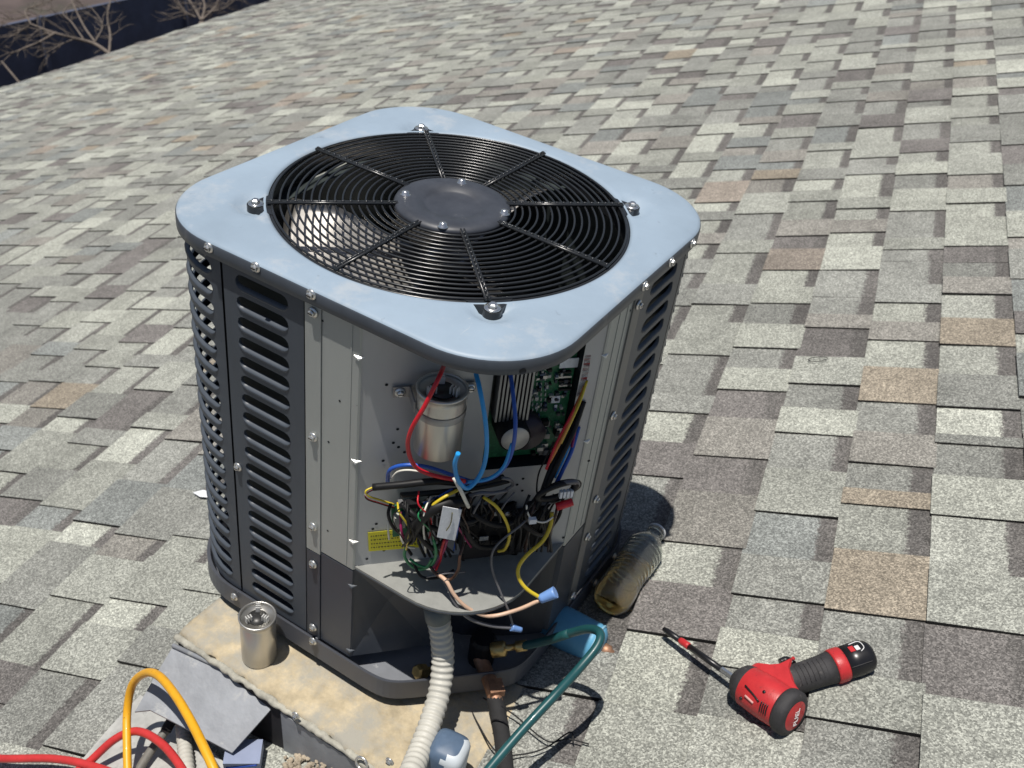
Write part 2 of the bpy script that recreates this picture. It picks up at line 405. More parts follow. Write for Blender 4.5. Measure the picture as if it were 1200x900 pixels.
bark = mat('pale_bark', (.15, .125, .105), .9, nscale=20, namt=.3)
def bare_shrub(base, label, seed, h, spread, n0):
    r = random.Random(seed); t = thing('bare_shrub', label, 'shrub', base)
    trunk = MB(); tw = MB(); b = np.array(base, float)
    def grow(p, d, L, rad, lev):
        pts = [p]; q = p.copy(); dd = d.copy()
        for i in range(5):
            dd = dd + np.array([r.uniform(-.22, .22), r.uniform(-.22, .22), r.uniform(-.1, .16)]); dd /= np.linalg.norm(dd)
            q = q + dd * L / 5; pts.append(q.copy())
        (trunk if lev == 0 else tw).tube(pts, lambda x: rad * (1 - .55 * x), n=5, sub=2)
        if lev < 3:
            for i in range([6, 5, 4][lev]):
                k = r.randint(1, 5); e = dd + np.array([r.uniform(-1, 1), r.uniform(-1, 1), r.uniform(-.5, .7)]) * spread; e /= np.linalg.norm(e)
                grow(pts[k], e, L * r.uniform(.4, .65), rad * .5, lev + 1)
    for i in range(n0):
        d = np.array([r.uniform(-.5, .5), r.uniform(-.5, .5), 1.]); d /= np.linalg.norm(d); grow(b.copy(), d, h * r.uniform(.7, 1), .028, 0)
    trunk.build('trunk', bark, t, WX(t)); tw.build('branches', bark, t, WX(t))
def behind(u, v, z, dx=0):                                    # world point on the height z seen at a place in the photograph
    r = ray(u, v); t = (z - CAMZ) / r[2]; return np.array([0, 0, CAMZ]) + r * t + np.array([dx, 0, 0])
def drawn_shrub(label, seed, zc_, limbs, root, ntw):
    """shrub whose main limbs pass where the photograph shows them, with twigs growing off them"""
    r = random.Random(seed); b0 = behind(*root, zc_); b0[2] = 0; t = thing('bare_shrub', label, 'shrub', tuple(b0))
    tr = MB(); tr.tube([b0, b0 * .5 + behind(*root, zc_) * .5 + np.array([.08, .05, 0]), behind(*root, zc_)], .035, n=7); tr.build('trunk', bark, t, WX(t))
    br = MB()
    def twig(p, d, L, rad, lev):
        pts = [p]; q = p.copy()
        for i in range(4):
            d = d + np.array([r.uniform(-.3, .3) for _ in range(3)]); d /= np.linalg.norm(d); q = q + d * L / 4; pts.append(q)
        br.tube(pts, lambda x: rad * (1 - .6 * x), n=4, sub=2)
        if lev:
            for i in range(2): twig(pts[r.randint(1, 3)], d + np.array([r.uniform(-1, 1) for _ in range(3)]) * .8, L * .6, rad * .6, lev - 1)
    for pts, rad in limbs:
        P_ = [behind(u, v, zc_ + dz) for u, v, dz in pts]; m_ = MB(); m_.tube(P_, lambda x: rad * (1 - .6 * x), n=6, sub=5); m_.build('branch', bark, t, WX(t))
        for i in range(ntw):
            k = r.uniform(.15, 1) * (len(P_) - 1); j = min(int(k), len(P_) - 2); p = P_[j] + (P_[j + 1] - P_[j]) * (k - j)
            d = (P_[j + 1] - P_[j]); d = d / np.linalg.norm(d) + np.array([r.uniform(-1, 1) for _ in range(3)]) * .9
            twig(p, d, r.uniform(.12, .4), .005, 1)
    tg_ = br.build('twigs', bark, t, WX(t)); tg_['kind'] = 'stuff'
drawn_shrub('leafless pale shrub sprawling over the dark fence beyond the eave', 3, 2.5, [
    ([(132, 66, 0), (112, 52, 0), (88, 45, .05), (62, 38, .1), (36, 28, .1)], .022), ([(66, 38, .1), (44, 50, .05), (12, 63, 0)], .014),
    ([(36, 28, .1), (28, 34, 0), (20, 35, 0)], .009), ([(36, 28, .1), (30, 12, .1), (50, 4, .1), (75, -6, .1)], .010), ([(36, 17, .1), (16, 22, .05), (-10, 20, 0)], .010),
    ([(112, 50, 0), (98, 30, 0), (84, 0, .1), (80, -20, .1)], .014), ([(128, 62, 0), (129, 40, 0), (126, 18, 0), (132, -8, 0)], .015),
    ([(98, 46, 0), (84, 26, 0), (74, 14, 0), (92, -4, 0)], .010), ([(88, 45, 0), (66, 55, 0), (45, 68, 0)], .008), ([(60, 42, 0), (48, 34, 0), (30, 48, 0)], .008), ([(112, 48, 0), (120, 28, 0), (104, 5, 0)], .009)], (132, 68), 7)
drawn_shrub('smaller leafless shrub farther along the eave, pale brown and twiggy', 8, 2.5, [
    ([(236, 24, 0), (228, 10, 0), (216, -8, 0)], .016), ([(236, 24, 0), (240, 8, 0), (236, -8, 0)], .018), ([(236, 24, 0), (252, 8, 0), (258, -8, 0)], .012),
    ([(230, 20, 0), (220, 16, 0), (208, 8, 0)], .010), ([(242, 14, 0), (262, 10, 0), (280, -4, 0)], .010)], (236, 26), 12)
st_ = thing('garden_stake', 'thin pale stake leaning against the dark fence at the far left', 'stake', tuple(behind(22, 96, 2.2) * np.array([1, 1, 0])))
m = MB(); m.tube([behind(2, 72, 2.1), behind(23, 97, 2.1), behind(60, 140, 2.1) - np.array([0, 0, 2.0])], .012, n=6, spline=False); m.build('stake', bark, st_, WX(st_))

# ------------------------------------------------------------------ curb and pad under the unit
conc = mat('weathered_pad', (.44, .37, .25), .9, nscale=30, namt=.32, bump=.8, bscale=120, spots=((.33, .315, .27), 12, .45, .16))
caulk = mat('mortar_bead', (.36, .35, .30), .95, nscale=60, namt=.3, bump=.8, bscale=150)
galv = mat('galvanised_sheet', (.265, .28, .305), .6, .25, nscale=14, namt=.2, spots=((.38, .39, .39), 26, .56, .1), rvar=.12, bump=.9, bscale=28)
PL, PR, PF, PB = -.335, .505, -.598, .40
cb = thing('roof_curb', 'low curb with a weathered tan pad on top, under the condenser', 'curb', L2W((0, PF, -.02)))
m = MB(); m.prism([(PL + .012, PF + .012, -.02), (PR - .012, PF + .012, -.02), (PR - .012, PB - .01, -.02), (PL + .012, PB - .01, -.02)], (0, 0, -.6))
m.build('curb_body', mat('curb_paint', (.13, .13, .14), .8), cb, LWX(cb))
# pad slab with a worn, irregular front edge
m = MB(); r = random.Random(2); N_ = 60; M_ = 14; grid = []
for i in range(N_ + 1):
    x = PL + (PR - PL) * i / N_; f = .010 * math.sin(i * .9) * .4 + r.uniform(-.003, .003)
    for j in range(M_ + 1):
        y = PF - .006 + (PB - PF) * (j / M_) ** 1.6 + (f if j == 0 else 0)
        z = -.0012 * r.random() - (.012 if j == 0 else .003 if j == 1 else 0)
        grid.append((x, y, z))
fs = [(i * (M_ + 1) + j, (i + 1) * (M_ + 1) + j, (i + 1) * (M_ + 1) + j + 1, i * (M_ + 1) + j + 1) for i in range(N_) for j in range(M_)]
m.add(grid, fs, 0, True)
fr = [grid[i * (M_ + 1)] for i in range(N_ + 1)]
m.add(fr + [(p[0], p[1] + .004, -.055) for p in fr], [(i, i + 1, N_ + 2 + i, N_ + 1 + i) for i in range(N_)], 0)
for k, xx in ((0, PL), (N_, PR)):
    ed = [grid[k * (M_ + 1) + j] for j in range(M_ + 1)]
    m.add(ed + [(p[0], p[1], -.055) for p in ed], [(j, j + 1, M_ + 2 + j, M_ + 1 + j) for j in range(M_)], 0)
m.build('pad', conc, cb, LWX(cb))
m = MB(); pts = []
for i in range(64):
    x = PL - .004 + (PR - PL) * i / 63; pts.append((x, PF - .0085 + r.uniform(-.0018, .0018), -.018 + r.uniform(-.0022, .0022)))
m.tube(pts, lambda t: .0088 + .0015 * math.sin(t * 37) + .0009 * math.sin(t * 131), n=9, sub=3)
m.build('mortar_bead', caulk, cb, LWX(cb))
m = MB(); x0 = .02; c1 = np.array([x0, PF - .012, -.035]); c2 = np.array([x0 + .018, PF - .02, -.232])
m.prism([c1, (PR, PF - .010, -.035), (PR, PF - .014, -.25), c2], (0, .01, 0))
m.build('front_flashing', galv, cb, LWX(cb))
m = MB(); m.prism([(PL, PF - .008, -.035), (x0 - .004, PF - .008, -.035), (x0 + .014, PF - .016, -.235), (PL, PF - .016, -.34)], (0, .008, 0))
m.build('opening_shade_sheet', mat('opening_shade', (.014, .014, .018), .8), cb, LWX(cb))  # near-black sheet stands in for the shaded inside of the opening

# screws shared mesh
sm_ = MB(); sm_.lathe([(0, 0), (.0115, 0), (.0115, .002), (.0075, .004)], n=16)
sm_.lathe([(.0073, .003), (.0073, .0075), (.005, .0095), (0, .0095)], n=6, smooth=False); sm_.box((0, 0, .0093), (.0055, 0, 0), (0, .001, 0), (0, 0, .0006), 1)
steel = mat('zinc_screw', (.72, .72, .70), .3, .85, nscale=300, namt=.15)
blk = mat('black_paint', (.012, .012, .014), .45, nscale=40, spec=.25)
scr_me = sm_.mesh('screw', [steel, blk], SX)
def screw(p, n, parent, inv=None):
    o = bpy.data.objects.new('screw', scr_me); COL.objects.link(o); o.parent = parent
    P = np.array(p) * S
    if inv is not None: P = L2W(p) - np.array(inv.location)
    nn = np.array(n, float)
    if inv is not None: nn = E1 * nn[0] + E2 * nn[1] + E3 * nn[2]
    o.location = P; q = Vector(nn).to_track_quat('Z', 'Y'); q.rotate(Matrix.Rotation(0, 4, 'Z')); o.rotation_mode = 'QUATERNION'; o.rotation_quaternion = q
    return o
for u, v in ((347, 838), (457, 892)):
    p = onp(u, v, (0, -1, 0), -(PF - .017)); screw(p, (0, -1, 0), cb, cb)
m = MB(); p = onp(425, 893, (0, -1, 0), -(PF - .017)); m.torus(p + np.array([0, -.004, 0]), .016, .0035, (0, -1, .3), n=20, k=5); m.build('washer', steel, cb, LWX(cb))

# bent flap of flashing hinged out over the opening
fl = thing('metal_flap', 'bent grey sheet metal flap sticking out from the curb front edge', 'flashing', L2W((-.1, PF, -.05)))
m = MB()
f0 = HZ(203, 757, -.03); f1 = HZ(331, 816, -.035)
g0 = f1 + 0; tip = HZ(272, 882, -.12); lo = HZ(213, 851, -.16); ll = HZ(176, 832, -.2); le = HZ(158, 834, -.215); lm = HZ(180, 795, -.13)
nfl = np.cross(f1 - f0, tip - f0); nfl /= np.linalg.norm(nfl); fpl = lambda u, v: onp(u, v, nfl, float(nfl.dot(f0)))
lo, ll, le, lm = fpl(213, 851), fpl(176, 832), fpl(158, 834), fpl(180, 795)
P_ = [f0, f1, tip, lo, ll, le, lm]
cen = sum(P_) / len(P_) - np.array([0, 0, .002])
m.add(P_ + [cen], [(i, (i + 1) % 7, 7) for i in range(7)], 0)
m.add([q - np.array([0, 0, .004]) for q in P_ + [cen]], [((i + 1) % 7, i, 7) for i in range(7)], 0)
m.add(P_ + [q - np.array([0, 0, .004]) for q in P_], [(i, (i + 1) % 7, 7 + (i + 1) % 7, 7 + i) for i in range(7)], 0)
m.build('flap_sheet', galv, fl, LWX(fl))
m = MB(); m.tube([f0 + np.array([0, -.001, .004]), f1 + np.array([0, -.001, .004])], .006, n=8, spline=False); m.build('hemmed_edge', galv, fl, LWX(fl))
rs = MB()
pts = [roof_px(95, 893, .014), roof_px(130, 852, .013), roof_px(165, 815, .013), roof_px(215, 850, .013), roof_px(275, 905, .013), roof_px(180, 960, .013), roof_px(70, 930, .013)]
rs.prism(pts, NR * .002); o = rs.build('base_flashing', mat('pale_flashing', (.42, .42, .40), .6, .1, nscale=30, namt=.2, spots=((.30, .30, .29), 40, .55, .1)), None)
c = np.mean(np.array([list(v.co) for v in o.data.vertices]), axis=0)
for v_ in o.data.vertices: v_.co = Vector(np.array(v_.co) - c)
o.location = c; tag(o, 'pale metal base flashing lying on shingles beneath the bent flap', 'flashing')

# ------------------------------------------------------------------ the condenser unit
unit = thing('condenser_unit', 'blue-grey rooftop condenser with black fan grille and its electrical compartment open', 'condenser', UO, rotz=AZ)
hoodtop = mat('faded_blue_paint', (.275, .35, .43), .46, nscale=5, namt=.11, rvar=.14, spots=((.36, .41, .46), 11, .54, .12), bump=.05, bscale=300)
n_ = hoodtop.node_tree; b_ = n_.nodes['Principled BSDF']; src_ = b_.inputs['Base Color'].links[0].from_socket
for sc_, th_, wd_, col_, st_ in ((38, .63, .05, (.20, .245, .30), (1, 1, 1)), (14, .66, .03, (.22, .26, .31), (1, 9, 1)), (16, .67, .03, (.42, .46, .50), (8, 1, 1)), (90, .68, .03, (.40, .43, .45), (1, 1, 1))):
    tc_ = n_.nodes.new('ShaderNodeTexCoord'); mp_ = n_.nodes.new('ShaderNodeMapping'); mp_.inputs['Scale'].default_value = st_; mp_.inputs['Rotation'].default_value = (0, 0, .5); n_.links.new(tc_.outputs['Object'], mp_.inputs[0])
    q_ = n_.nodes.new('ShaderNodeTexNoise'); q_.inputs['Scale'].default_value = sc_; q_.inputs['Detail'].default_value = 9; q_.inputs['Roughness'].default_value = .72; n_.links.new(mp_.outputs[0], q_.inputs['Vector'])
    r_ = n_.nodes.new('ShaderNodeMapRange'); r_.clamp = True; r_.inputs[1].default_value = th_; r_.inputs[2].default_value = th_ + wd_; r_.inputs[4].default_value = .7; n_.links.new(q_.outputs[0], r_.inputs[0])
    x_ = n_.nodes.new('ShaderNodeMix'); x_.data_type = 'RGBA'; n_.links.new(r_.outputs[0], x_.inputs[0]); n_.links.new(src_, x_.inputs[6]); x_.inputs[7].default_value = (*col_, 1); src_ = x_.outputs[2]
n_.links.new(src_, b_.inputs['Base Color'])
slate = mat('slate_paint', (.064, .076, .094), .42, nscale=18, namt=.12, rvar=.1, bump=.05, bscale=400, spots=((.115, .12, .13), 34, .62, .1), stretch=(1, 1, .35))
slate2 = mat('slate_paint_smooth', (.050, .059, .075), .38, nscale=10, namt=.12)
silver = mat('bare_aluminium_sheet', (.42, .44, .425), .52, .42, nscale=9, namt=.07, rvar=.08, stretch=(1, 1, .3), spots=((.50, .50, .47), 60, .66, .05))
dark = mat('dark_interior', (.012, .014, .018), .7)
coilm = mat('coil_fins', (.035, .045, .045), .6, .2, nscale=40, namt=.3, stretch=(1, 1, 30))
black = mat('grille_black', (.022, .024, .027), .24, nscale=50, rvar=.05)


def rsq(th, a=A_, R=RC):
    """radius of the rounded square outline in direction th"""
    c, s_ = abs(math.cos(th)), abs(math.sin(th)); k = a - R
    if s_ * a < c * k + 1e-12 and c > 0 and a * s_ / c <= k: return a / c
    if c * a / max(s_, 1e-9) <= k: return a / s_
    b = k * (c + s_); return b + math.sqrt(max(0, b * b - (2 * k * k - R * R)))


# hood: polar grid from the fan opening to the rolled skirt
NA = 192; hm = MB(); vs = []
RIN = .402
rows = []
lug_az = [math.radians(x + 10.8) for x in (213.6, 124.7, 33.6, -55.8)]
lugs = [np.array([.425 * math.cos(a), .425 * math.sin(a)]) for a in lug_az]
prof_in = [(-.06, RIN - .004), (-.02, RIN - .004), (-.004, RIN - .001), (0, RIN + .006)]
NRAD = 14
HA, HR = .475, .200
def hood_z(x, y, th):
    z = 0
    for g_ in lugs:
        d2_ = (x - g_[0]) ** 2 + (y - g_[1]) ** 2; d_ = math.sqrt(d2_)
        z -= .017 * (1 / (1 + math.exp((d_ - .040) / .005)))
    return z
for z, rr in prof_in: rows.append([(rr, z)] * NA)
for j in range(1, NRAD + 1):
    row = []
    for i in range(NA):
        th = 2 * PI * i / NA; ro = rsq(th, HA, HR) - .011; ri = RIN + .006; rr = ri + (ro - ri) * j / NRAD
        row.append((rr, hood_z(rr * math.cos(th), rr * math.sin(th), th) - .004 * (j / NRAD) ** 3))
    rows.append(row)
for dz, dr in ((-.0055, -.006), (-.009, -.002), (-.0125, 0), (-.026, .0002), (-.039, 0), (-.0400, -.0015), (-.0400, -.006), (-.02, -.008)):
    rows.append([(rsq(2 * PI * i / NA, HA, HR) + dr, dz) for i in range(NA)])
for row in rows:
    for i, (rr, z) in enumerate(row):
        th = 2 * PI * i / NA; vs.append((rr * math.cos(th), rr * math.sin(th), ZT + z))
nr = len(rows)
for j in range(nr - 1):
    mi = 1 if j >= 4 + NRAD + 1 or j < 2 else 0
    hm.add([], [], 0)
hm.v = vs
for j in range(nr - 1):
    mi = 2 if j < 2 else (1 if j >= 4 + NRAD + 1 else 0)
    for i in range(NA):
        hm.f.append((j * NA + i, j * NA + (i + 1) % NA, (j + 1) * NA + (i + 1) % NA, (j + 1) * NA + i)); hm.m.append(mi); hm.sm.append(True)
hood = hm.build('hood', [hoodtop, slate, black], unit, SX)
m = MB(); p = onp(604, 429, (TN[0], TN[1], 0), 0.0); th = math.atan2(-.7, .76); rr = rsq(th, HA, HR) + .0006
c_ = np.array([rr * math.cos(th), rr * math.sin(th), ZT - .032]); m.lathe([(0, 0), (.006, 0), (.0068, .0005)], c_, (math.cos(th), math.sin(th), 0), n=16); m.build('punched_hole', dark, hood)
hood.children[0].scale = (S, S, S)

# fan grille
gr = bpy.data.objects.new('fan_grille', None); COL.objects.link(gr); gr.parent = unit
GZ = ZT - .004
NRING = 16
for i in range(NRING):
    m = MB(); R_ = .141 + (.392 - .141) * i / (NRING - 1); m.torus((0, 0, GZ + .003), R_, .0027, n=96, k=6); m.build('ring', black, gr, SX)
m = MB(); m.torus((0, 0, GZ - .004), .396, .0048, n=96, k=8); m.build('outer_ring', black, gr, SX)
for i in range(8):
    a = lug_az[0] + i * PI / 4; d = np.array([math.cos(a), math.sin(a), 0]); n_ = np.array([-d[1], d[0], 0]) * .0036
    m = MB(); e = .402 if i % 2 == 0 else .396
    for sg in (-1, 1): m.tube([d * .122 + n_ * sg + [0, 0, GZ + .0075], d * e + n_ * sg + [0, 0, GZ + .0075]], .0034, n=6, spline=False)
    for k in range(NRING): m.lathe([(0, .0045), (.0035, .003), (.0045, 0), (.0045, -.006)], d * (.141 + .251 * k / (NRING - 1)) + np.array([0, 0, GZ + .0095]), n=8)
    m.build('spoke', black, gr, SX)
m = MB(); m.lathe([(0, -.003), (.058, -.003), (.066, -.001), (.073, .0055), (.116, .0065), (.128, .002), (.133, -.008), (.128, -.010), (0, -.010)], (0, 0, GZ + .006), n=64)
m.build('hub_plate', mat('hub_plastic', (.045, .050, .062), .45, nscale=30, namt=.2), gr, SX)
chrome = mat('bright_washer', (.75, .75, .74), .22, .9)
for u, v in ((475, 229), (541, 215), (591, 251), (519, 266)):
    p = HZ(u, v, GZ + .009)
    m = MB(); m.lathe([(0, 0), (.012, 0), (.012, .003), (.008, .004), (.008, .010), (0, .012)], p, n=20); m.build('hub_bolt', chrome, gr, SX)
for i, a in enumerate(lug_az):
    d = np.array([math.cos(a), math.sin(a)]); n_ = np.array([-d[1], d[0]]); c_ = d * .425
    P_ = []
    for k in range(13):
        t = -PI / 2 + PI * k / 12; P_.append(c_ + (d * math.cos(t) + n_ * math.sin(t)) * .019)
    P_ = [d * .390 - n_ * .05] + P_ + [d * .390 + n_ * .05]
    m = MB(); m.prism([(q[0], q[1], ZT - .017) for q in P_], (0, 0, .015)); lg = m.build('mounting_lug', black, gr, SX)
    m = MB(); m.lathe([(0, 0), (.0165, 0), (.0165, .003), (.009, .0035)], (c_[0], c_[1], ZT - .0015), n=24); m.lathe([(.009, .003), (.009, .010), (.006, .012), (0, .012)], (c_[0], c_[1], ZT - .0015), n=6, smooth=False)
    m.build('lug_bolt', chrome, lg, SX)

# fan, motor and inside
fan = bpy.data.objects.new('fan', None); COL.objects.link(fan); fan.parent = unit
alum = mat('blade_aluminium', (.46, .44, .41), .30, .92, nscale=14, namt=.2, rvar=.06)
FZ = ZT - .145
m = MB(); m.lathe([(0, .03), (.05, .03), (.055, .02), (.055, -.03), (0, -.03)], (0, 0, FZ), n=32); m.build('fan_hub', alum, fan, SX)
BL0 = math.radians(-130)
for b in range(3):
    m = MB(); vs = []; NI, NJ = 12, 14
    for i in range(NI + 1):
        rr = .05 + .325 * i / NI
        for j in range(NJ + 1):
            q = j / NJ - .5; wdt = math.radians(62 - 4 * i / NI)
            lead = .28 * (i / NI) ** 1.5 * (q + .5) * .5
            th = BL0 + b * 2 * PI / 3 + q * wdt + lead
            z = FZ - .64 * min(rr, .27) * q * wdt - .006 * (q * 2) ** 2 + (rr - .22) * .02
            vs.append((rr * math.cos(th), rr * math.sin(th), z))
    m.add(vs, [(i * (NJ + 1) + j, (i + 1) * (NJ + 1) + j, (i + 1) * (NJ + 1) + j + 1, i * (NJ + 1) + j + 1) for i in range(NI) for j in range(NJ)], 0, True)
    o = m.build('fan_blade', alum, fan, SX); sd = o.modifiers.new('s', 'SOLIDIFY'); sd.thickness = .0015
m = MB(); m.lathe([(0, -.03), (.095, -.03), (.10, -.04), (.10, -.17), (.08, -.19), (0, -.19)], (0, 0, FZ - .01), n=40); m.build('fan_motor', mat('motor_black', (.02, .02, .022), .4, .3), unit, SX)
m = MB(); m.lathe([(0, .62), (.06, .61), (.12, .56), (.13, .5), (.13, .1), (0, .1)], (.02, .03, 0), n=40); m.build('compressor', mat('compressor_paint', (.015, .018, .02), .5), unit, SX)
# coil: rounded sheet inside the louvres, open at the electrical corner
def outline(s_, a=A_, R=RC):
    """point and outward normal at arc length s_ measured from the middle of the left-front face round the far side"""
    k = a - R; arc = PI / 2 * R
    segs = [('f', k, (0, -1), (-1, 0), (0, -a)), ('a', arc, (-k, -k), -PI / 2, None), ('f', 2 * k, (-1, 0), (0, 1), (-a, -k)), ('a', arc, (-k, k), PI, None),
            ('f', 2 * k, (0, 1), (1, 0), (-k, a)), ('a', arc, (k, k), PI / 2, None), ('f', 2 * k, (1, 0), (0, -1), (a, k))]
    if s_ < 0: return np.array([-s_, -a]), np.array([0, -1.])
    for sg in segs:
        if s_ <= sg[1] + 1e-9 or sg is segs[-1]:
            if sg[0] == 'f': return np.array(sg[4]) + np.array(sg[3]) * s_, np.array(sg[2], float)
            t = sg[3] - s_ / R; n_ = np.array([math.cos(t), math.sin(t)]); return np.array(sg[2]) + n_ * R, n_
        s_ -= sg[1]
m = MB(); vs = []; NS = 90
for i in range(NS + 1):
    p, n_ = outline(-.05 + (2.40 + .05) * i / NS)
    for z, off in ((.10, -.078), (1.06, -.078), (1.06, -.11), (.10, -.11)): q = p + n_ * (off + (.062 if i > 66 else 0)); vs.append((q[0], q[1], z))
m.add(vs, [(i * 4 + j, i * 4 + (j + 1) % 4, (i + 1) * 4 + (j + 1) % 4, (i + 1) * 4 + j) for i in range(NS) for j in range(4)])
m.build('coil', coilm, unit, SX)


def louvre_panel(name, s0, s1, h0, h1, z0, z1, zs0, zs1, ns, matl, parent):
    """sheet panel along the outline with ns punched, lipped slots"""
    m = MB()
    def P(s_, z, o): p, n_ = outline(s_); q = p + n_ * o; return (q[0], q[1], z)
    pitch = (zs1 - zs0) / ns; hh = pitch * .355; off = .002
    def strip(za, zb):
        k = 12
        vs = [P(s0 + (s1 - s0) * i / k, z, off) for i in range(k + 1) for z in (za, zb)]; m.add(vs, [(2 * i, 2 * i + 2, 2 * i + 3, 2 * i + 1) for i in range(k)], 0, True)
    strip(z0, zs0); strip(zs1, z1)
    K = 8; C_ = 6
    for c in range(ns):
        a = zs0 + pitch * c; b = a + pitch; zc = (a + b) / 2; r_ = hh
        loop = []; outer = []
        for i in range(K + 1): s_ = h0 + r_ + (h1 - h0 - 2 * r_) * i / K; loop.append((s_, zc + hh)); outer.append((s0 if i == 0 and False else s_, b))
        for i in range(1, C_):
            ph = PI / 2 - PI * i / C_; loop.append((h1 - r_ + r_ * math.cos(ph), zc + r_ * math.sin(ph))); outer.append((s1, b + (a - b) * (i - 1) / (C_ - 2)))
        for i in range(K + 1): s_ = h1 - r_ - (h1 - h0 - 2 * r_) * i / K; loop.append((s_, zc - hh)); outer.append((s_, a))
        for i in range(1, C_):
            ph = -PI / 2 - PI * i / C_; loop.append((h0 + r_ + r_ * math.cos(ph), zc + r_ * math.sin(ph))); outer.append((s0, a + (b - a) * (i - 1) / (C_ - 2)))
        n = len(loop); L = []
        for (s_, z), (so_, zo) in zip(loop, outer): L.append(P(so_, zo, off))
        for s_, z in loop:
            e = (zc - z) / hh; L.append(P(s_, z - .003 * max(0, e), off))
        m.add(L, [(i, (i + 1) % n, n + (i + 1) % n, n + i) for i in range(n)], 0, True); L = L[n:]
        for s_, z in loop:
            e = max(0, (zc - z) / hh); L.append(P(s_, z + .0012 * e, off + .0024 * e + .0003))
        for s_, z in loop:
            e = max(0, (zc - z) / hh); L.append(P(s_, z + .0052 * e, off + .0014 * e - .001))
        for s_, z in loop:
            e = max(0, (zc - z) / hh); L.append(P(s_, z + .0078 * e, off - .007))
        m.add(L, [(r * n + i, r * n + (i + 1) % n, (r + 1) * n + (i + 1) % n, (r + 1) * n + i) for r in range(3) for i in range(n)], 0, True)
    me = bpy.data.meshes.new(name); me.from_pydata([tuple(SX(np.array(p))) for p in m.v], [], m.f); me.materials.append(matl); me.polygons.foreach_set('use_smooth', m.sm)
    o = bpy.data.objects.new(name, me); COL.objects.link(o); o.parent = parent; return o


PZ0, PZ1, SZ0, SZ1 = .095, ZT - .02, .118, ZT - .052
louvre_panel('louvre_panel', .026, .240, .066, .206, PZ0, PZ1, SZ0, SZ1, 19, slate, unit)
louvre_panel('louvre_panel', .246, .585, .272, .560, PZ0, PZ1, SZ0, SZ1, 19, slate, unit)
for a, b in ((.591, .845), (.851, 1.105), (1.111, 1.400), (1.406, 1.670), (1.676, 1.940)):
    louvre_panel('louvre_panel', a, b, a + .035, b - .035, PZ0, PZ1, SZ0, SZ1, 19, slate, unit)
louvre_panel('louvre_panel', 1.946, 2.225, 1.972, 2.198, PZ0, PZ1, SZ0, SZ1, 19, slate, unit)
louvre_panel('louvre_panel', 2.231, 2.457, 2.272, 2.412, PZ0, PZ1, SZ0, SZ1, 19, slate, unit)

m = MB()
for sc_ in (.243, .588, .848, 1.108, 1.403, 1.673, 1.943, 2.228):
    vs = []
    for i in range(3):
        p, n_ = outline(sc_ - .016 + .016 * i); q = p - n_ * .004
        vs += [(q[0], q[1], PZ0), (q[0], q[1], PZ1)]
    sm1 = MB(); sm1.add(vs, [(0, 2, 3, 1), (2, 4, 5, 3)]); sm1.build('seam_backing', dark, unit, SX)
# corner posts, folded service sheets
def wallstrip(name, pts, z0, z1, matl, th=.004, zs=None):
    """vertical sheet through plan points pts with bottom heights zs"""
    m = MB(); n = len(pts); vs = []
    for i, p in enumerate(pts):
        zb = zs[i] if zs else z0
        vs += [(p[0], p[1], zb), (p[0], p[1], z1)]
    m.add(vs, [(2 * i, 2 * i + 2, 2 * i + 3, 2 * i + 1) for i in range(n - 1)])
    o = m.build(name, matl, unit, SX); sd = o.modifiers.new('s', 'SOLIDIFY'); sd.thickness = th * S; sd.offset = 0; return o
e_ = .0035
ZS = .405                                       # where the bare sheet ends above the painted lower cover
wallstrip('corner_post', [(-.020, -A_ - e_), (.018, -A_ - e_), (.018, -A_ + .02)], .40, ZT - .02, silver)
wallstrip('corner_post', [(-.020, -A_ - e_), (.018, -A_ - e_), (.018, -A_ + .02)], .10, .397, slate2)
wallstrip('service_sheet', [(.021, -A_), (.112, -A_), tuple(FA + TD * .004)], .41, ZT - .02, silver)
wallstrip('lower_cover', [(.021, -A_), (.112, -A_), (.122, -A_ + .03)], .10, .405, slate2)
wallstrip('service_sheet', [tuple(FB - TD * .004), (A_, -.088), (A_, .044), (A_ - .012, .044)], .41, ZT - .02, silver)
wallstrip('lower_cover', [(A_ - .03, -.10), (A_, -.088), (A_, .044)], .10, .405, slate2)
wallstrip('corner_post', [(A_ + e_, .012), (A_ + e_, .052), (A_ - .03, .052)], .10, ZT - .02, mat('grey_post', (.21, .21, .205), .5, .4, nscale=12))
# creases along the service sheets (raised lines)
for x in (.094,):
    m = MB(); m.box((x, -A_ - .0022, .75), (.0016, 0, 0), (0, .001, 0), (0, 0, .33)); m.build('crease', silver, unit, SX)
for y in (-.05, -.012):
    m = MB(); m.box((A_ + .0022, y, .75), (.001, 0, 0), (0, .0018, 0), (0, 0, .33)); m.build('crease', silver, unit, SX)
# diagonal mounting sheet with the board opening
t1 = TZ(573, 480)[0]; t2 = TZ(672, 480)[0]; zo = TZ(600, 548)[1]
m = MB()
m.quad(PT(.004, .41), PT(t1, .41), PT(t1, ZT - .02), PT(.004, ZT - .02))
m.quad(PT(t1, .41), PT(t2, .41), PT(t2, zo), PT(t1, zo)); m.quad(PT(t2, .41), PT(TL - .004, .41), PT(TL - .004, ZT - .02), PT(t2, ZT - .02))
ms = m.build('mounting_sheet', mat('mounting_sheet_metal', (.46, .47, .475), .5, .3, nscale=8, namt=.08, stretch=(1, 1, .4)), unit, SX)
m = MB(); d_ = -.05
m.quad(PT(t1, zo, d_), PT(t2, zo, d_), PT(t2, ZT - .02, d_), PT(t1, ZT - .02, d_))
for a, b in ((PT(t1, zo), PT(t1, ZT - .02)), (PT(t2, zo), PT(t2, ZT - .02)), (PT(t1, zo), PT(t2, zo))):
    w_ = -np.array([TN[0], TN[1], 0]) * .05; m.quad(a, b, b + w_, a + w_)
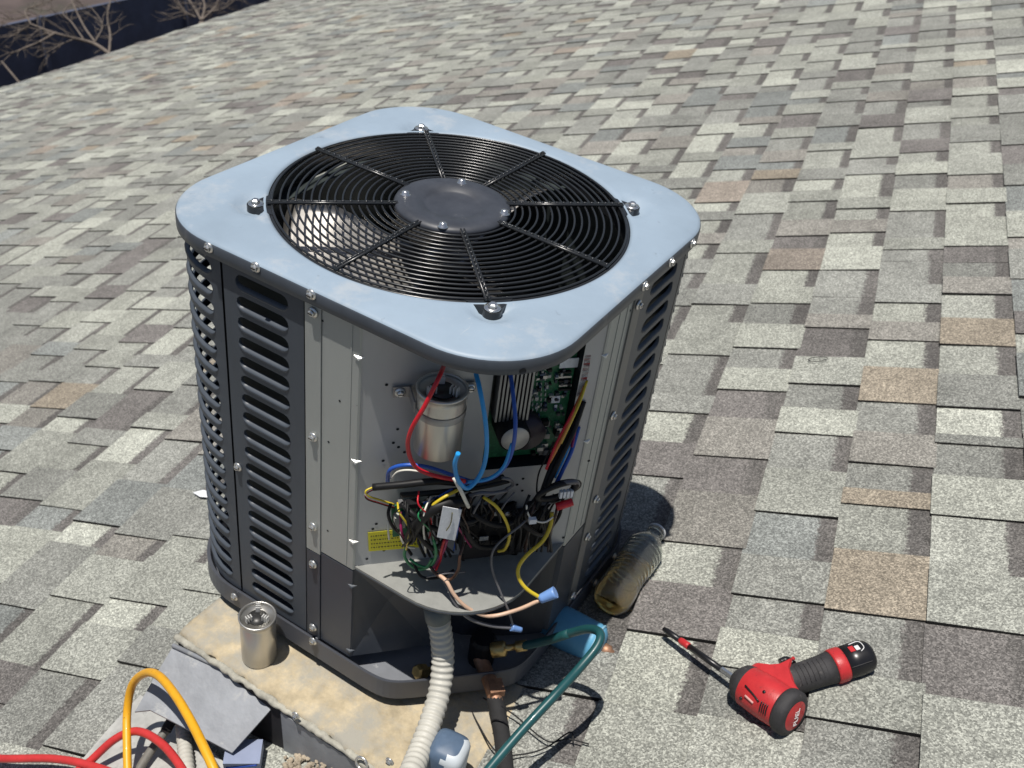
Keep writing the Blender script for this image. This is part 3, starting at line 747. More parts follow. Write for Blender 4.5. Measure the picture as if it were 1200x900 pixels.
m.build('control_box_recess', dark, unit, SX)
# punched holes in the sheet
m = MB()
for u, v in ((453, 451), (466, 503), (461, 519), (467, 524), (441, 614), (437, 620), (450, 645), (430, 655), (474, 530), (613, 561), (606, 568), (612, 575), (660, 630), (690, 540), (520, 532), (449, 540), (420, 475), (645, 500)):
    p = DG(u, v, .0008); m.lathe([(0, 0), (.0035, 0)], p, (TN[0], TN[1], 0), n=10)
for u, v in ((378, 376), (385, 518), (384, 622), (398, 470)):
    p = LF(u, v, .0025); m.lathe([(0, 0), (.0028, 0)], p, (0, -1, 0), n=10)
for u, v in ((739, 364),):
    p = RF(u, v, .0025); m.lathe([(0, 0), (.0028, 0)], p, (1, 0, 0), n=10)
m.build('punched_holes', dark, unit, SX)
def notch(p, dx, nrm, matl):
    m = MB(); p = np.array(p); dx = np.array(dx, float); nrm = np.array(nrm, float); up = np.array([0, 0, 1.])
    a = p - dx * .014 + up * .0045; b = p + up * -.003 + nrm * .006; c = p + dx * .016 + up * .004; d = p + up * .0018 + nrm * .004
    m.add([a, b, c, d], [(0, 1, 3), (1, 2, 3), (0, 3, 2), (0, 2, 1)]); m.build('bent_tab', matl, unit, SX)
bright = mat('sunlit_bent_tab', (.75, .75, .72), .3, .6)  # sunlit brightness of the tabs put into this pale colour
for u, v in ((423, 420), (418, 541), (415, 635)):
    z = LF(u, v)[2]; notch((FA[0], FA[1] - .001, z), (.7, .3, 0), (.35, -.9, 0), bright)
for u, v in ((414, 687), (414, 764)):
    z = LF(u, v)[2]; notch((FA[0], FA[1] - .001, z), (.7, .3, 0), (.35, -.9, 0), slate)
for u, v in ((715, 410), (688, 516)):
    z = RF(u, v)[2]; notch((FB[0] + .001, FB[1], z), (.3, .7, 0), (.9, -.35, 0), bright)
# screws on the skin
for u, v in ((245, 290), (300, 313), (365, 345)): p = LF(u, v, HA - A_); screw(p, (0, -1, 0), unit)
for u, v in ((367, 366), (367, 512), (367, 617)): p = LF(u, v, .007); screw(p, (0, -1, 0), unit)
for u, v in ((367, 661), (367, 735)): p = LF(u, v, .007); screw(p, (0, -1, 0), unit)
for u, v in ((279, 547), ): p = LF(u, v, .003); screw(p, (0, -1, 0), unit)
for u, v in ((275, 699), (367, 751)): p = LF(u, v, .016); screw(p, (0, -1, 0), unit)
for u, v in ((755, 335), (786, 307), (811, 285)): p = RF(u, v, HA - A_); screw(p, (1, 0, 0), unit)
for u, v in ((748, 357), (718, 487), (698, 585), (688, 629)): p = RF(u, v, .007); screw(p, (1, 0, 0), unit)
for u, v in ((719, 652), (697, 683), (671, 698)): p = RF(u, v, .012); screw(p, (1, 0, 0), unit)

# shelf at the foot of the electrical compartment
arc = []
for i in range(25):
    th = math.radians(-75.5 + 61 * i / 24); r_ = rsq(th, A_ - .002, RC); arc.append((r_ * math.cos(th), r_ * math.sin(th)))
pl = [tuple(FA + TD * .003)] + arc + [tuple(FB - TD * .003)]
ZH = .42
m = MB(); m.prism([(x, y, ZH - .006) for x, y in pl], (0, 0, .006)); m.build('wiring_shelf', mat('shelf_paint', (.26, .265, .25), .5, nscale=40, namt=.12), unit, SX)
m = MB(); lip = [(x, y) for x, y in arc]
vs = [(x, y, z) for x, y in lip for z in (ZH - .012, ZH - .0065)]; m.add(vs, [(2 * i, 2 * i + 2, 2 * i + 3, 2 * i + 1) for i in range(len(lip) - 1)], 0, True)
o = m.build('shelf_lip', slate, unit, SX); o.modifiers.new('s', 'SOLIDIFY').thickness = .001
# lower recess
tq = TZ(505, 740)[0]; P1_ = FA + TD * tq
m = MB(); c3 = FA + TD * tq * .45; k_ = [(FA[0] + .002, FA[1] + .002, .10), (P1_[0], P1_[1], .10), (P1_[0], P1_[1], .41), (FA[0] + .002, FA[1] + .002, .41)]
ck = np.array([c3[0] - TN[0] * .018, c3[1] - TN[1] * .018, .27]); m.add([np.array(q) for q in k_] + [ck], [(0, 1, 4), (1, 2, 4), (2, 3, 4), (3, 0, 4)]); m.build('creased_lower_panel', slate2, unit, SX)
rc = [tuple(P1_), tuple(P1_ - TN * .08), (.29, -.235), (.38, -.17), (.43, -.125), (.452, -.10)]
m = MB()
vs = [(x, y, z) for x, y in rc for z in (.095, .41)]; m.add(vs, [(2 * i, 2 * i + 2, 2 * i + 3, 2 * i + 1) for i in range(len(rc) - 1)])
m.build('lower_recess', mat('recess_shade_slate', (.022, .026, .036), .42, nscale=10, namt=.15), unit, SX)  # slate paint darkened, shade under the shelf put into the colour
# base pan with skirt
bp_ = []
for i in range(200):
    th = 2 * PI * i / 200; r_ = rsq(th, A_ + .010, RC); d = np.array([math.cos(th), math.sin(th)])
    dp = d.dot(np.array([.70, -.714])); dd = .497 / dp if dp > .2 else 9.
    bp_.append(d * (r_ ** -34 + dd ** -34) ** (-1 / 34))
m = MB(); n = len(bp_); PB0, PB1 = .03, .098
rows_ = [[(p * k, z) for p in bp_] for k, z in ((.90, .052), (.968, .052), (.988, PB1 - .004), (1.0, PB1), (1.003, PB1 - .003), (1.004, PB0 + .004), (1.0, PB0), (.985, PB0), (.978, .046), (.9, .046))]
vs = [(p[0], p[1], z) for row in rows_ for p, z in row]
m.add(vs, [(r * n + i, r * n + (i + 1) % n, (r + 1) * n + (i + 1) % n, (r + 1) * n + i) for r in range(len(rows_) - 1) for i in range(n)])
m.add([(p[0], p[1], z) for p, z in rows_[0]], [tuple(range(n))])
m.build('base_pan', mat('pan_paint', (.085, .092, .11), .42, nscale=16, namt=.12), unit, SX)
m = MB(); m.prism([(p[0] * .966, p[1] * .966, .0535) for p in bp_], (0, 0, .002)); m.build('pan_floor', mat('pan_floor_paint', (.17, .18, .20), .45, nscale=16, namt=.15, spots=((.30, .31, .32), 40, .64, .04)), unit, SX)
for x, y in ((-.2, -.38), (.2, -.38), (.3, .1), (-.2, .25)):
    m = MB(); m.lathe([(0, 0), (.03, 0), (.03, .034), (0, .034)], (x, y, -.002), n=16); m.build('foot', blk, unit, SX)

# ------------------------------------------------------------------ electrical parts
copper_y = dict(nscale=60, namt=.05)
WC = {'red': (.55, .012, .025), 'sky': (.02, .30, .70), 'blue': (.02, .09, .42), 'yellow': (.62, .47, .03), 'white': (.72, .70, .62), 'black': (.012, .012, .013), 'grey': (.12, .12, .13),
      'orange': (.60, .22, .04), 'green': (.02, .22, .08), 'brown': (.05, .025, .016), 'tan': (.62, .42, .30), 'magenta': (.30, .02, .10)}
wm = {k: mat('wire_' + k, c, .38 if k != 'black' else .5, nscale=60, namt=.12, coat=.15 if k != 'black' else 0, spec=None if k != 'black' else .3) for k, c in WC.items()}
def wire(col, r, pts, name='wire', label=None, **kw):
    m = MB(); P_ = [DG(u, v, o) for u, v, o in pts]; r = r * (.62 if name == 'sheathed_cable' else .74)
    m.tube(P_, r, n=8, sub=6, **kw); o = m.build(name, wm[col], unit, SX)
    if label: o['label'] = label
    return o
tinned = mat('tinned_brass', (.70, .70, .68), .35, .35)
def cap_can(o, ax, r, h, parent, xf, pre=''):
    """oval-lidded silver run capacitor with rolled rim and spade terminals"""
    o = np.array(o, float); ax = np.array(ax, float)
    m = MB(); m.lathe([(0, 0), (r * .93, 0), (r, r * .07), (r, h * .86), (r * 1.0, h * .955), (r * 1.06, h * .965), (r * 1.07, h * .985), (r * 1.04, h), (r * .97, h), (r * .95, h * .965), (r * .95, h * .93), (0, h * .93)], o, ax, n=48)
    body = m.build('can', mat('can_aluminium', (.56, .55, .52), .34, .85, nscale=16, namt=.16, rvar=.1, stretch=(1, 1, .25)), parent, xf)
    a = np.cross(ax, [1, .3, 0]); a /= np.linalg.norm(a); b = np.cross(ax, a)
    m = MB(); m.lathe([(0, h * .935), (r * .55, h * .935), (r * .55, h * .96), (0, h * .96)], o, ax, n=24); m.build('terminal_base', mat('lid_dark', (.05, .05, .05), .4, .5), body, xf)
    for k in range(3):
        t = 2 * PI * k / 3 + .4; c = o + (a * math.cos(t) + b * math.sin(t)) * r * .52
        for q in range(3):
            m = MB(); dd = a * math.cos(t + PI / 2) + b * math.sin(t + PI / 2); rr_ = a * math.cos(t) + b * math.sin(t)
            m.box(c + rr_ * (q - 1) * r * .14 + ax * h * 1.0, dd * r * .12, rr_ * r * .03, ax * h * .06); m.build('spade_terminal', tinned, body, xf)
    return body

cp = bpy.data.objects.new('run_capacitor', None); COL.objects.link(cp); cp.parent = unit
ct = DG(520, 458, .062); cbm = DG(511, 520, .062)
axc = np.array([0, 0, 1.]); hc = ct[2] - cbm[2] + .02
xy = (ct[:2] + cbm[:2]) / 2
cap_can((xy[0], xy[1], cbm[2] - .01), axc, .049, hc, cp, SX)
m = MB(); m.lathe([(.0502, 0), (.0508, .002), (.0508, .014), (.0502, .016)], (xy[0], xy[1], ct[2] - .05), n=40)
q_ = np.array([xy[0], xy[1], ct[2] - .038]); td3 = np.array([TD[0], TD[1], 0]); tn3 = np.array([TN[0], TN[1], 0])
for sg in (-1, 1): m.box(q_ + td3 * sg * .066 - tn3 * .055, td3 * .02, tn3 * .0015, (0, 0, .0125)); m.box(q_ + td3 * sg * .052 - tn3 * .03, td3 * .0015, tn3 * .028, (0, 0, .0125))
m.build('strap', mat('strap_steel', (.34, .34, .34), .4, .7), cp, SX)
for sg in (-1, 1): screw(q_ + td3 * sg * .072 - tn3 * .053, (TN[0], TN[1], 0), unit)

# circuit board in the recess
def PD(u, v, off): return DG(u, v, off)
pcb = bpy.data.objects.new('circuit_board', None); COL.objects.link(pcb); pcb.parent = unit
bg_ = mat('board_green', (.015, .13, .055), .38, nscale=120, namt=.3, spots=((.03, .21, .09), 160, .56, .03))
zl = zo + .012
m = MB(); m.prism([PT(t1 + .006, zl, -.03), PT(t2 - .004, zl, -.03), PT(t2 - .004, ZT - .03, -.03), PT(t1 + .006, ZT - .03, -.03)], tn3 * .004); m.build('board', bg_, pcb, SX)
heat = mat('heatsink_aluminium', (.28, .29, .30), .4, .8)
ta, zb_ = TZ(578, 488); tb, _ = TZ(614, 488)
for i in range(9):
    t = ta + (tb - ta) * i / 8; m = MB(); m.box(PT(t, (zb_ + ZT - .06) / 2 + .0, -.002), td3 * .0022, tn3 * .022, (0, 0, (ZT - .06 - zb_) / 2)); m.build('heatsink_fin', heat, pcb, SX)
m = MB(); m.box(PT((ta + tb) / 2, (zb_ + ZT - .06) / 2, -.024), td3 * (tb - ta) / 2 * 1.08, tn3 * .003, (0, 0, (ZT - .06 - zb_) / 2)); m.build('heatsink_base', heat, pcb, SX)
# electrolytic capacitor
cc_ = DG(604, 515, .045); m = MB(); m.lathe([(0, 0), (.034, 0), (.035, .003), (.035, .066), (.032, .070)], cc_ - tn3 * .07, tn3, n=32); m.build('bulk_capacitor', blk, pcb, SX)
m = MB(); m.lathe([(0, .0705), (.030, .0705), (.031, .069)], cc_ - tn3 * .07, tn3, n=32); m.build('capacitor_top', mat('cap_top', (.45, .44, .42), .45, .5), pcb, SX)
cc2 = DG(596, 500, .02); m = MB(); m.lathe([(0, 0), (.04, 0), (.04, .045), (0, .045)], DG(612, 495, -.03) - tn3 * .0, tn3, n=32); m.build('choke_coil', mat('choke', (.035, .025, .035), .4), pcb, SX)
stk = mat('white_sticker', (.75, .77, .80), .5, nscale=200, namt=.1)
for (u, v, w_, h_) in ((651, 468, .010, .009), (672, 425, .03, .012), (651, 477, .003, .006)):
    m = MB(); p = DG(u, v, -.022); m.box(p, td3 * w_, tn3 * .001, (0, 0, h_)); m.build('sticker', stk, pcb, SX)
rr = random.Random(4)
cmats = [blk, mat('chip_grey', (.08, .08, .085), .4), mat('component_cream', (.42, .42, .38), .5), mat('solder', (.45, .45, .45), .35, .8), mat('relay_dark', (.02, .03, .05), .35), mat('inductor_blue', (.03, .06, .12), .4)]
for i in range(110):
    u = rr.uniform(618, 668); v = rr.uniform(432, 536); 
    p = DG(u, v, -.025); tt = (p[:2] - FA).dot(TD)
    if tt < t1 + .01 or tt > t2 - .012 or p[2] > ZT - .035 or p[2] < zl + .006: continue
    big_ = p[2] < zl + .10; s1 = rr.uniform(.002, .005) * (1.7 if big_ else 1); s2 = rr.uniform(.002, .0045) * (1.7 if big_ else 1); hh = rr.uniform(.002, .008) * (1.8 if big_ else 1)
    m = MB(); m.box(p + tn3 * hh / 2, td3 * s1, tn3 * (hh / 2 + .003), (0, 0, s2)); m.build('component', rr.choice(cmats[:2] + cmats[3:5] if big_ else cmats), pcb, SX)
for k in range(9):                                        # white header strip near the top
    for j in range(4):
        m = MB(); p = DG(624 + j * 5, 432 + k * 6.0, -.024); m.box(p, td3 * .0012, tn3 * .0015, (0, 0, .0040)); m.build('header_pin', cmats[2], pcb, SX)
for k in range(5):
    m = MB(); p = DG(662, 436 + k * 5, -.02); m.box(p, td3 * .014, tn3 * .003, (0, 0, .0022)); m.build('terminal_row', cmats[3 if k % 2 else 0], pcb, SX)
for k in range(26):                                       # ribbon connector along the right side of the opening
    t_ = k / 25; u = 688 - 9 * t_ ** 1.3; v = 416 + 46 * t_
    m = MB(); p = DG(u, v, -.004); m.box(p, td3 * .007, tn3 * .004, (0, 0, .0022)); m.build('connector_pin', [wm['magenta'], stk, wm['red']][k % 3 if k < 16 else 1], pcb, SX)

# contactor
cn = bpy.data.objects.new('contactor', None); COL.objects.link(cn); cn.parent = unit
c_ = DG(573, 622, .03); m = MB(); m.box(c_, td3 * .068, tn3 * .035, (0, 0, .058), bev=.005); m.build('body', blk, cn, SX)
for i in range(4):
    for j in range(2):
        u = 552 + i * 14; v = 600 + j * 34; p = DG(u, v, .068); m = MB(); m.box(p, td3 * .010, tn3 * .006, (0, 0, .009)); b_ = m.build('terminal_block', blk, cn, SX)
        m = MB(); m.lathe([(0, .007), (.006, .007), (.006, .003)], p, tn3, n=12); m.build('terminal_screw', cmats[3] if j == 0 else blk, cn, SX)
for u, v in ((550, 632), (567, 631)):
    m = MB(); p = DG(u, v, .079); m.box(p, td3 * .010, tn3 * .001, (0, 0, .0055)); m.build('marking_plate', mat('dull_white', (.35, .35, .34), .5, nscale=250, namt=.5), cn, SX)
c_ = DG(622, 618, .025); m = MB(); m.box(c_, td3 * .045, tn3 * .028, (0, 0, .045), bev=.004); m.build('terminal_strip', blk, unit, SX)
# small green board lower left with connector
m = MB(); m.prism([DG(458, 592, .02), DG(504, 586, .02), DG(504, 622, .02), DG(460, 628, .02)], tn3 * .004); m.build('small_board', bg_, unit, SX)
for u, v, mm, a, b in ((468, 610, 2, .012, .016), (474, 604, 5, .006, .008), (484, 590, 0, .014, .006), (492, 612, 1, .008, .01), (470, 590, 3, .006, .004), (480, 618, 0, .006, .006)):
    m = MB(); m.box(DG(u, v, .032), td3 * a, tn3 * .009, (0, 0, b)); m.build('component', cmats[mm], unit, SX)
# yellow warning label
yl = mat('label_yellow', (.66, .60, .03), .5, nscale=80, namt=.06)
m = MB(); P_ = [DG(431, 624, .0022), DG(492, 618, .0022), DG(493, 641, .0022), DG(432, 646, .0022)]; m.prism(P_, tn3 * .0008); lb = m.build('warning_label', yl, unit, SX)
lb['label'] = 'yellow warning label with lines of black print'
ink = mat('label_ink', (.10, .09, .02), .6)
P_ = [p + tn3 * .0012 for p in P_]; r9 = random.Random(7)
for li in range(4):
    b_ = .2 + li * .2; x = .05; m = MB()
    while x < .93:
        w_ = r9.uniform(.015, .05); 
        def bl(a, c): return (P_[0] * (1 - a) + P_[1] * a) * (1 - c) + (P_[3] * (1 - a) + P_[2] * a) * c
        m.quad(bl(x, b_ - .03), bl(min(.95, x + w_), b_ - .03), bl(min(.95, x + w_), b_ + .035), bl(x, b_ + .035)); x += w_ + .02
    m.build('print_line', ink, lb, SX)
# hand-marked white tag
m = MB(); P_ = [DG(519, 593, .137), DG(541, 597, .134), DG(533, 633, .137), DG(512, 629, .14)]; m.prism(P_, tn3 * .0015); tg = m.build('paper_tag', stk, unit, SX)
m = MB(); m.tube([DG(530, 601, .140), DG(529, 610, .140), DG(527, 616, .141), DG(523, 622, .142)], .0011, n=5); m.build('pen_mark', ink, tg, SX)

# wires
wire('red', .0062, [(522, 424, .03), (514, 443, .10), (498, 475, .115), (482, 503, .11), (478, 524, .10), (486, 546, .095), (508, 557, .10), (545, 564, .10)], label='red capacitor wire')
wire('sky', .0066, [(554, 424, .03), (562, 455, .10), (569, 495, .125), (570, 530, .125), (563, 556, .125), (548, 572, .13), (537, 563, .14), (533, 545, .145), (537, 531, .15)], label='bright blue looping wire')
wire('blue', .0062, [(596, 424, .0), (601, 460, .06), (604, 500, .10), (599, 532, .105), (587, 552, .105), (570, 562, .10), (540, 566, .095)], label='blue wire hanging in front of the board')
wire('sky', .005, [(600, 520, .102), (590, 547, .108), (572, 561, .106), (548, 565, .10)])
wire('blue', .0058, [(454, 566, .03), (457, 551, .05), (474, 545, .065), (500, 547, .075), (528, 556, .08), (552, 564, .07)])
wire('white', .003, [(458, 562, .04), (466, 553, .05), (480, 551, .06), (500, 554, .065)])
wire('black', .0125, [(437, 571, .055), (470, 568, .07), (510, 564, .08), (550, 566, .08), (590, 560, .07)], name='sheathed_cable')
wire('black', .010, [(470, 580, .05), (500, 578, .075), (540, 574, .08), (575, 568, .08), (596, 563, .07)], name='sheathed_cable')
for c_, o_ in (('yellow', 0), ('white', 3), ('red', 5), ('black', 7)):
    wire(c_, .0028, [(440, 570 + o_ * .3, .055), (429, 575 + o_ * .5, .06), (431, 581 + o_ * .6, .06), (446, 586 + o_ * .6, .05), (462, 591 + o_ * .6, .045)])
wire('yellow', .0048, [(537, 574, .10), (520, 583, .11), (506, 593, .11), (494, 606, .105), (488, 618, .09), (487, 632, .08)])
wire('yellow', .0048, [(566, 582, .10), (582, 594, .115), (593, 611, .115), (597, 628, .11), (592, 643, .10), (584, 646, .09)])
wire('blue', .0035, [(492, 592, .08), (504, 587, .09), (516, 581, .09), (530, 573, .08)])
wire('black', .021, [(480, 632, .08), (488, 616, .10), (502, 600, .11), (522, 591, .11), (548, 586, .10)], name='sheathed_cable')
wire('grey', .006, [(545, 583, .09), (562, 578, .11), (578, 578, .11), (594, 575, .09)])
wire('grey', .005, [(588, 560, .10), (597, 562, .10), (601, 568, .08), (592, 574, .08)])
wire('white', .0055, [(532, 560, .13), (540, 575, .14), (546, 588, .13), (549, 594, .12)], name='cable_tie')
wire('black', .005, [(458, 590, .05), (455, 603, .06), (461, 618, .06), (472, 628, .06), (476, 640, .06), (482, 650, .06)])
wire('white', .003, [(455, 610, .05), (455, 622, .055), (456, 632, .05)])
wire('white', .0035, [(471, 615, .06), (470, 630, .07), (476, 640, .07), (486, 642, .065)])
wire('magenta', .004, [(469, 600, .05), (470, 620, .07), (473, 632, .07)])
wire('magenta', .0045, [(524, 632, .11), (520, 645, .10), (514, 656, .09), (508, 666, .07)])
wire('red', .004, [(521, 632, .11), (517, 646, .105), (516, 656, .09), (511, 668, .07)])
wire('green', .0048, [(476, 640, .065), (474, 652, .06), (482, 663, .06), (494, 667, .07), (506, 661, .09), (511, 648, .10), (508, 632, .10)])
wire('green', .004, [(480, 655, .07), (490, 662, .08), (500, 664, .085), (506, 655, .095)])
wire('brown', .0048, [(544, 635, .09), (539, 652, .11), (537, 668, .12), (528, 679, .12), (514, 675, .11), (504, 664, .09)])
wire('black', .0045, [(483, 656, .07), (492, 674, .09), (505, 678, .10), (520, 675, .10), (532, 668, .10)])
wire('grey', .0035, [(500, 676, .10), (522, 672, .11), (545, 670, .10)])
wire('tan', .006, [(512, 672, .10), (523, 681, .13), (533, 698, .15), (549, 713, .165), (573, 722, .17), (605, 715, .175), (633, 703, .18)], label='cream and tan wire joined to the yellow wire')
wire('grey', .0055, [(516, 674, .10), (526, 690, .13), (533, 706, .15), (549, 724, .165), (574, 733, .17), (602, 736, .175)])
wire('grey', .0035, [(630, 595, .08), (612, 614, .11), (588, 633, .12), (577, 648, .125), (577, 668, .13), (587, 695, .15), (596, 716, .165), (601, 733, .175)])
wire('yellow', .006, [(647, 600, .09), (645, 616, .105), (636, 634, .12), (618, 650, .135), (608, 664, .14), (608, 677, .15), (617, 690, .165), (634, 701, .18)], label='long yellow wire bowing out over the shelf')
nb = mat('wire_nut_blue', (.16, .30, .62), .4)
m = MB(); a, b = DG(633, 702, .18), DG(651, 694, .185); m.tube([a, a * .5 + b * .5, b], lambda x: .0105 + .0035 * x, n=10, sub=3); m.build('wire_nut', nb, unit, SX)
m = MB(); a, b = DG(599, 735, .175), DG(611, 738, .178); m.tube([a, a * .5 + b * .5, b], lambda x: .009 - .003 * x, n=10, sub=3); m.build('crimp_connector', nb, unit, SX)
wire('orange', .0042, [(685, 452, .0), (672, 485, .03), (657, 517, .06), (644, 542, .07)])
wire('yellow', .0036, [(688, 446, .0), (680, 470, .02), (668, 497, .04), (657, 520, .06)])
wire('red', .0042, [(682, 460, .0), (670, 485, .03), (652, 520, .06), (640, 550, .08)])
wire('black', .010, [(684, 470, .0), (672, 505, .03), (655, 540, .06), (640, 572, .08), (628, 596, .09)], name='sheathed_cable')
wire('black', .008, [(676, 480, .0), (660, 520, .03), (645, 550, .06), (634, 580, .08)])
wire('blue', .0065, [(678, 500, .0), (670, 528, .03), (660, 550, .05), (652, 566, .06)])
wire('sky', .0042, [(674, 505, .0), (662, 535, .04), (650, 560, .06)])
wire('magenta', .004, [(675, 500, .0), (672, 515, .02), (670, 524, .03)])
wire('black', .0025, [(649, 518, .05), (638, 540, .06), (631, 556, .06), (629, 575, .07), (632, 590, .08)])
for k in range(5):                                           # coiled harness on the right
    m = MB(); P_ = []
    for i in range(15):
        t = 2 * PI * i / 14 + k * .25; P_.append(DG(651 + (21 + k * .8) * math.cos(t) + k * .8 - .25 * (13 * math.sin(t)), 577 + (10.5 - k * .8) * math.sin(t) - 7 * math.cos(t) - k * .5, .07 + .012 * math.sin(t * 1 + k) + k * .006))
    m.tube(P_, .0055 + .0008 * (k % 3), n=8, sub=4); m.build('coiled_wire', wm['black' if k % 3 else 'grey'], unit, SX)
for k in range(12):                                          # drop wires into the terminals
    u = 602 + k * 4.2; c_ = ['black', 'black', 'black', 'black', 'brown', 'black'][k % 6]
    j_ = [rr.uniform(-5, 5) for _ in range(6)]; wire(c_, rr.choice([.0035, .0045, .0055]), [(u + 14 + j_[0], 583 + j_[1], .08 + j_[5] * .003), (u + 6 + j_[2], 603 + j_[1], .095 + j_[3] * .003), (u + j_[3], 622 + j_[4], .085), (u - 3 + j_[4] * .6, 646, .06)])
for k in range(10):
    u = 530 + k * 6.5; j_ = [rr.uniform(-7, 7) for _ in range(6)]; wire(['black', 'black', 'brown', 'black', 'grey'][k % 5], rr.choice([.003, .004, .005]), [(u + 8 + j_[0], 577, .09), (u + 3 + j_[1], 590 + j_[2] * .5, .105), (u + j_[3] * .5, 602 + j_[2], .10), (u - 1, 614 + j_[4], .08)])
for pts_ in ([(470, 590, .09), (486, 604, .12), (506, 618, .125), (530, 622, .12), (556, 612, .11)], [(500, 584, .10), (520, 600, .125), (545, 612, .125), (566, 604, .115), (584, 586, .10)],
             [(548, 588, .10), (560, 606, .125), (584, 616, .125), (606, 608, .11), (622, 590, .09)], [(478, 600, .08), (490, 626, .115), (506, 642, .115), (520, 634, .12), (530, 612, .115)],
             [(600, 600, .10), (618, 618, .12), (634, 626, .11), (640, 608, .10)], [(540, 600, .10), (546, 622, .12), (560, 640, .115), (584, 640, .105), (600, 626, .10)]):
    wire('black', .0095, [(a_, b_, c_ - .02) for a_, b_, c_ in pts_], name='sheathed_cable')
for k in range(16):                                          # fine tangle over the contactor and small board
    c_ = ['black', 'white', 'black', 'green', 'black', 'magenta', 'black', 'yellow', 'grey', 'black', 'red', 'black', 'blue', 'black', 'brown', 'black'][k]
    a_, b_ = rr.uniform(462, 545), rr.uniform(574, 590); wire(c_, rr.choice([.0018, .0024, .003]), [(a_, b_, .09), (a_ + rr.uniform(-14, 10), b_ + rr.uniform(10, 22), .115), (a_ + rr.uniform(-12, 16), b_ + rr.uniform(24, 44), .11), (a_ + rr.uniform(-8, 20), b_ + rr.uniform(48, 66), .08)])
for k in range(6):
    u = 484 + k * 6; wire(['black', 'black', 'black', 'brown', 'black', 'black'][k], .0045, [(u + 20, 582 + k, .07), (u + 6, 596, .09), (u + 1, 612, .085), (u + 6, 634, .07), (u + 14, 652, .06)])
m = MB(); m.tube([DG(652, 594, .10), DG(671, 588, .10)], .009, n=8, spline=False); m.build('spade_sleeve', wm['red'], unit, SX)
for k in range(4):
    m = MB(); m.box(DG(657 + k * 4.2, 579 - k * .5, .095), td3 * .0028, tn3 * .005, (0, 0, .009)); m.build('white_connector', stk, unit, SX)
wire('white', .003, [(617, 592, .10), (618, 600, .105), (624, 609, .11), (638, 612, .11), (648, 606, .10)], name='cable_tie')
m = MB(); m.box(DG(624, 610, .115), td3 * .008, tn3 * .005, (0, 0, .006)); m.build('cable_tie_head', stk, unit, SX)

# ------------------------------------------------------------------ conduit, valves, hoses
ivory = mat('ivory_conduit', (.50, .49, .44), .5, nscale=40, namt=.1, spots=((.25, .22, .18), 30, .66, .05))
cdt = thing('flexible_conduit', 'ribbed white flexible conduit dropping from the wiring shelf to the roof', 'conduit', L2W(HZ(480, 900, .0)))
m = MB(); p0_ = DG(513, 722, .085)
pc = [p0_, DG(517, 745, .10), DG(519, 775, .125), DG(515, 810, .17), DG(505, 845, .23), DG(492, 880, .30), DG(478, 915, .38), DG(466, 950, .44)]
m.tube(pc, .0262, n=20, sub=34, rmod=lambda L: 1 + .06 * math.sin(L * 2 * PI / .0172)); m.build('corrugated_tube', ivory, cdt, LWX(cdt))
m = MB(); d = np.array(pc[1]) - np.array(pc[0]); d /= np.linalg.norm(d); m.lathe([(0, -.04), (.030, -.04), (.030, .008), (.026, .012)], p0_, d, n=20); m.build('conduit_fitting', mat('fitting_grey', (.13, .15, .15), .5), cdt, LWX(cdt))

brass = mat('brass', (.52, .38, .16), .32, .85, nscale=60, namt=.25)
cpr = mat('oxidised_copper', (.34, .19, .12), .5, .5, nscale=70, namt=.4)
insul = mat('black_insulation', (.02, .02, .021), .85, nscale=80, namt=.25, bump=.3)
vl = bpy.data.objects.new('service_valve', None); COL.objects.link(vl); vl.parent = unit
vc = DG(565, 762, .03)
m = MB(); m.lathe([(0, -.05), (.028, -.05), (.034, -.04), (.034, .04), (.028, .05), (0, .05)], vc, (0, 0, 1), n=12, smooth=False); m.build('valve_body', blk, vl, SX)
a, b = DG(576, 762, .06), DG(618, 756, .085); d = b - a; Ld = np.linalg.norm(d); d = d / Ld
m = MB(); m.lathe([(0, 0), (.018, 0), (.02, .003), (.02, Ld * .36), (.016, Ld * .40), (.008, Ld * .42), (.008, Ld * .66), (.013, Ld * .68), (.014, Ld * .7), (.014, Ld * .98), (.01, Ld), (0, Ld)], a, d, n=16); m.build('brass_fitting', brass, vl, SX)
v2 = bpy.data.objects.new('service_valve', None); COL.objects.link(v2); v2.parent = unit
a = DG(487, 787, .06); b = DG(508, 787, .045); d = b - a; Ld = np.linalg.norm(d); d = d / Ld
m = MB(); m.lathe([(0, 0), (.014, 0), (.019, .006), (.019, .03), (.012, .034), (.012, Ld), (0, Ld)], a, d, n=6, smooth=False); m.build('brass_cap', brass, v2, SX)
m = MB(); m.lathe([(0, 0), (.026, 0), (.026, .05), (0, .05)], b, d, n=10, smooth=False); m.build('valve_body', blk, v2, SX)
ln = thing('suction_line', 'insulated black suction line with a bare corroded copper elbow leaving the valve', 'pipe', L2W(HZ(588, 880, 0)))
m = MB(); cps = [DG(562, 770, .045), DG(568, 784, .075), HZ(576, 804, .075), HZ(582, 824, .06)]; m.tube(cps, .019, n=14, sub=6); m.build('copper_elbow', cpr, ln, LWX(ln))
m = MB(); m.box(HZ(581, 806, .085), td3 * .018, tn3 * .02, (0, 0, .010)); m.build('clamp', cpr, ln, LWX(ln))
m = MB(); m.tube([HZ(580, 818, .063), HZ(585, 842, .05), HZ(589, 868, .042), HZ(592, 900, .036), HZ(595, 950, .03)], .0205, n=14, sub=5); m.build('insulation', insul, ln, LWX(ln))
m = MB()
for u, v, o_ in ((583, 832, .145), (586, 850, .168)): m.torus(HZ(u, v, .052), .0222, .0018, (-.25, 1, .1), n=24, k=5)
m.build('tie_wrap', blk, ln, LWX(ln))

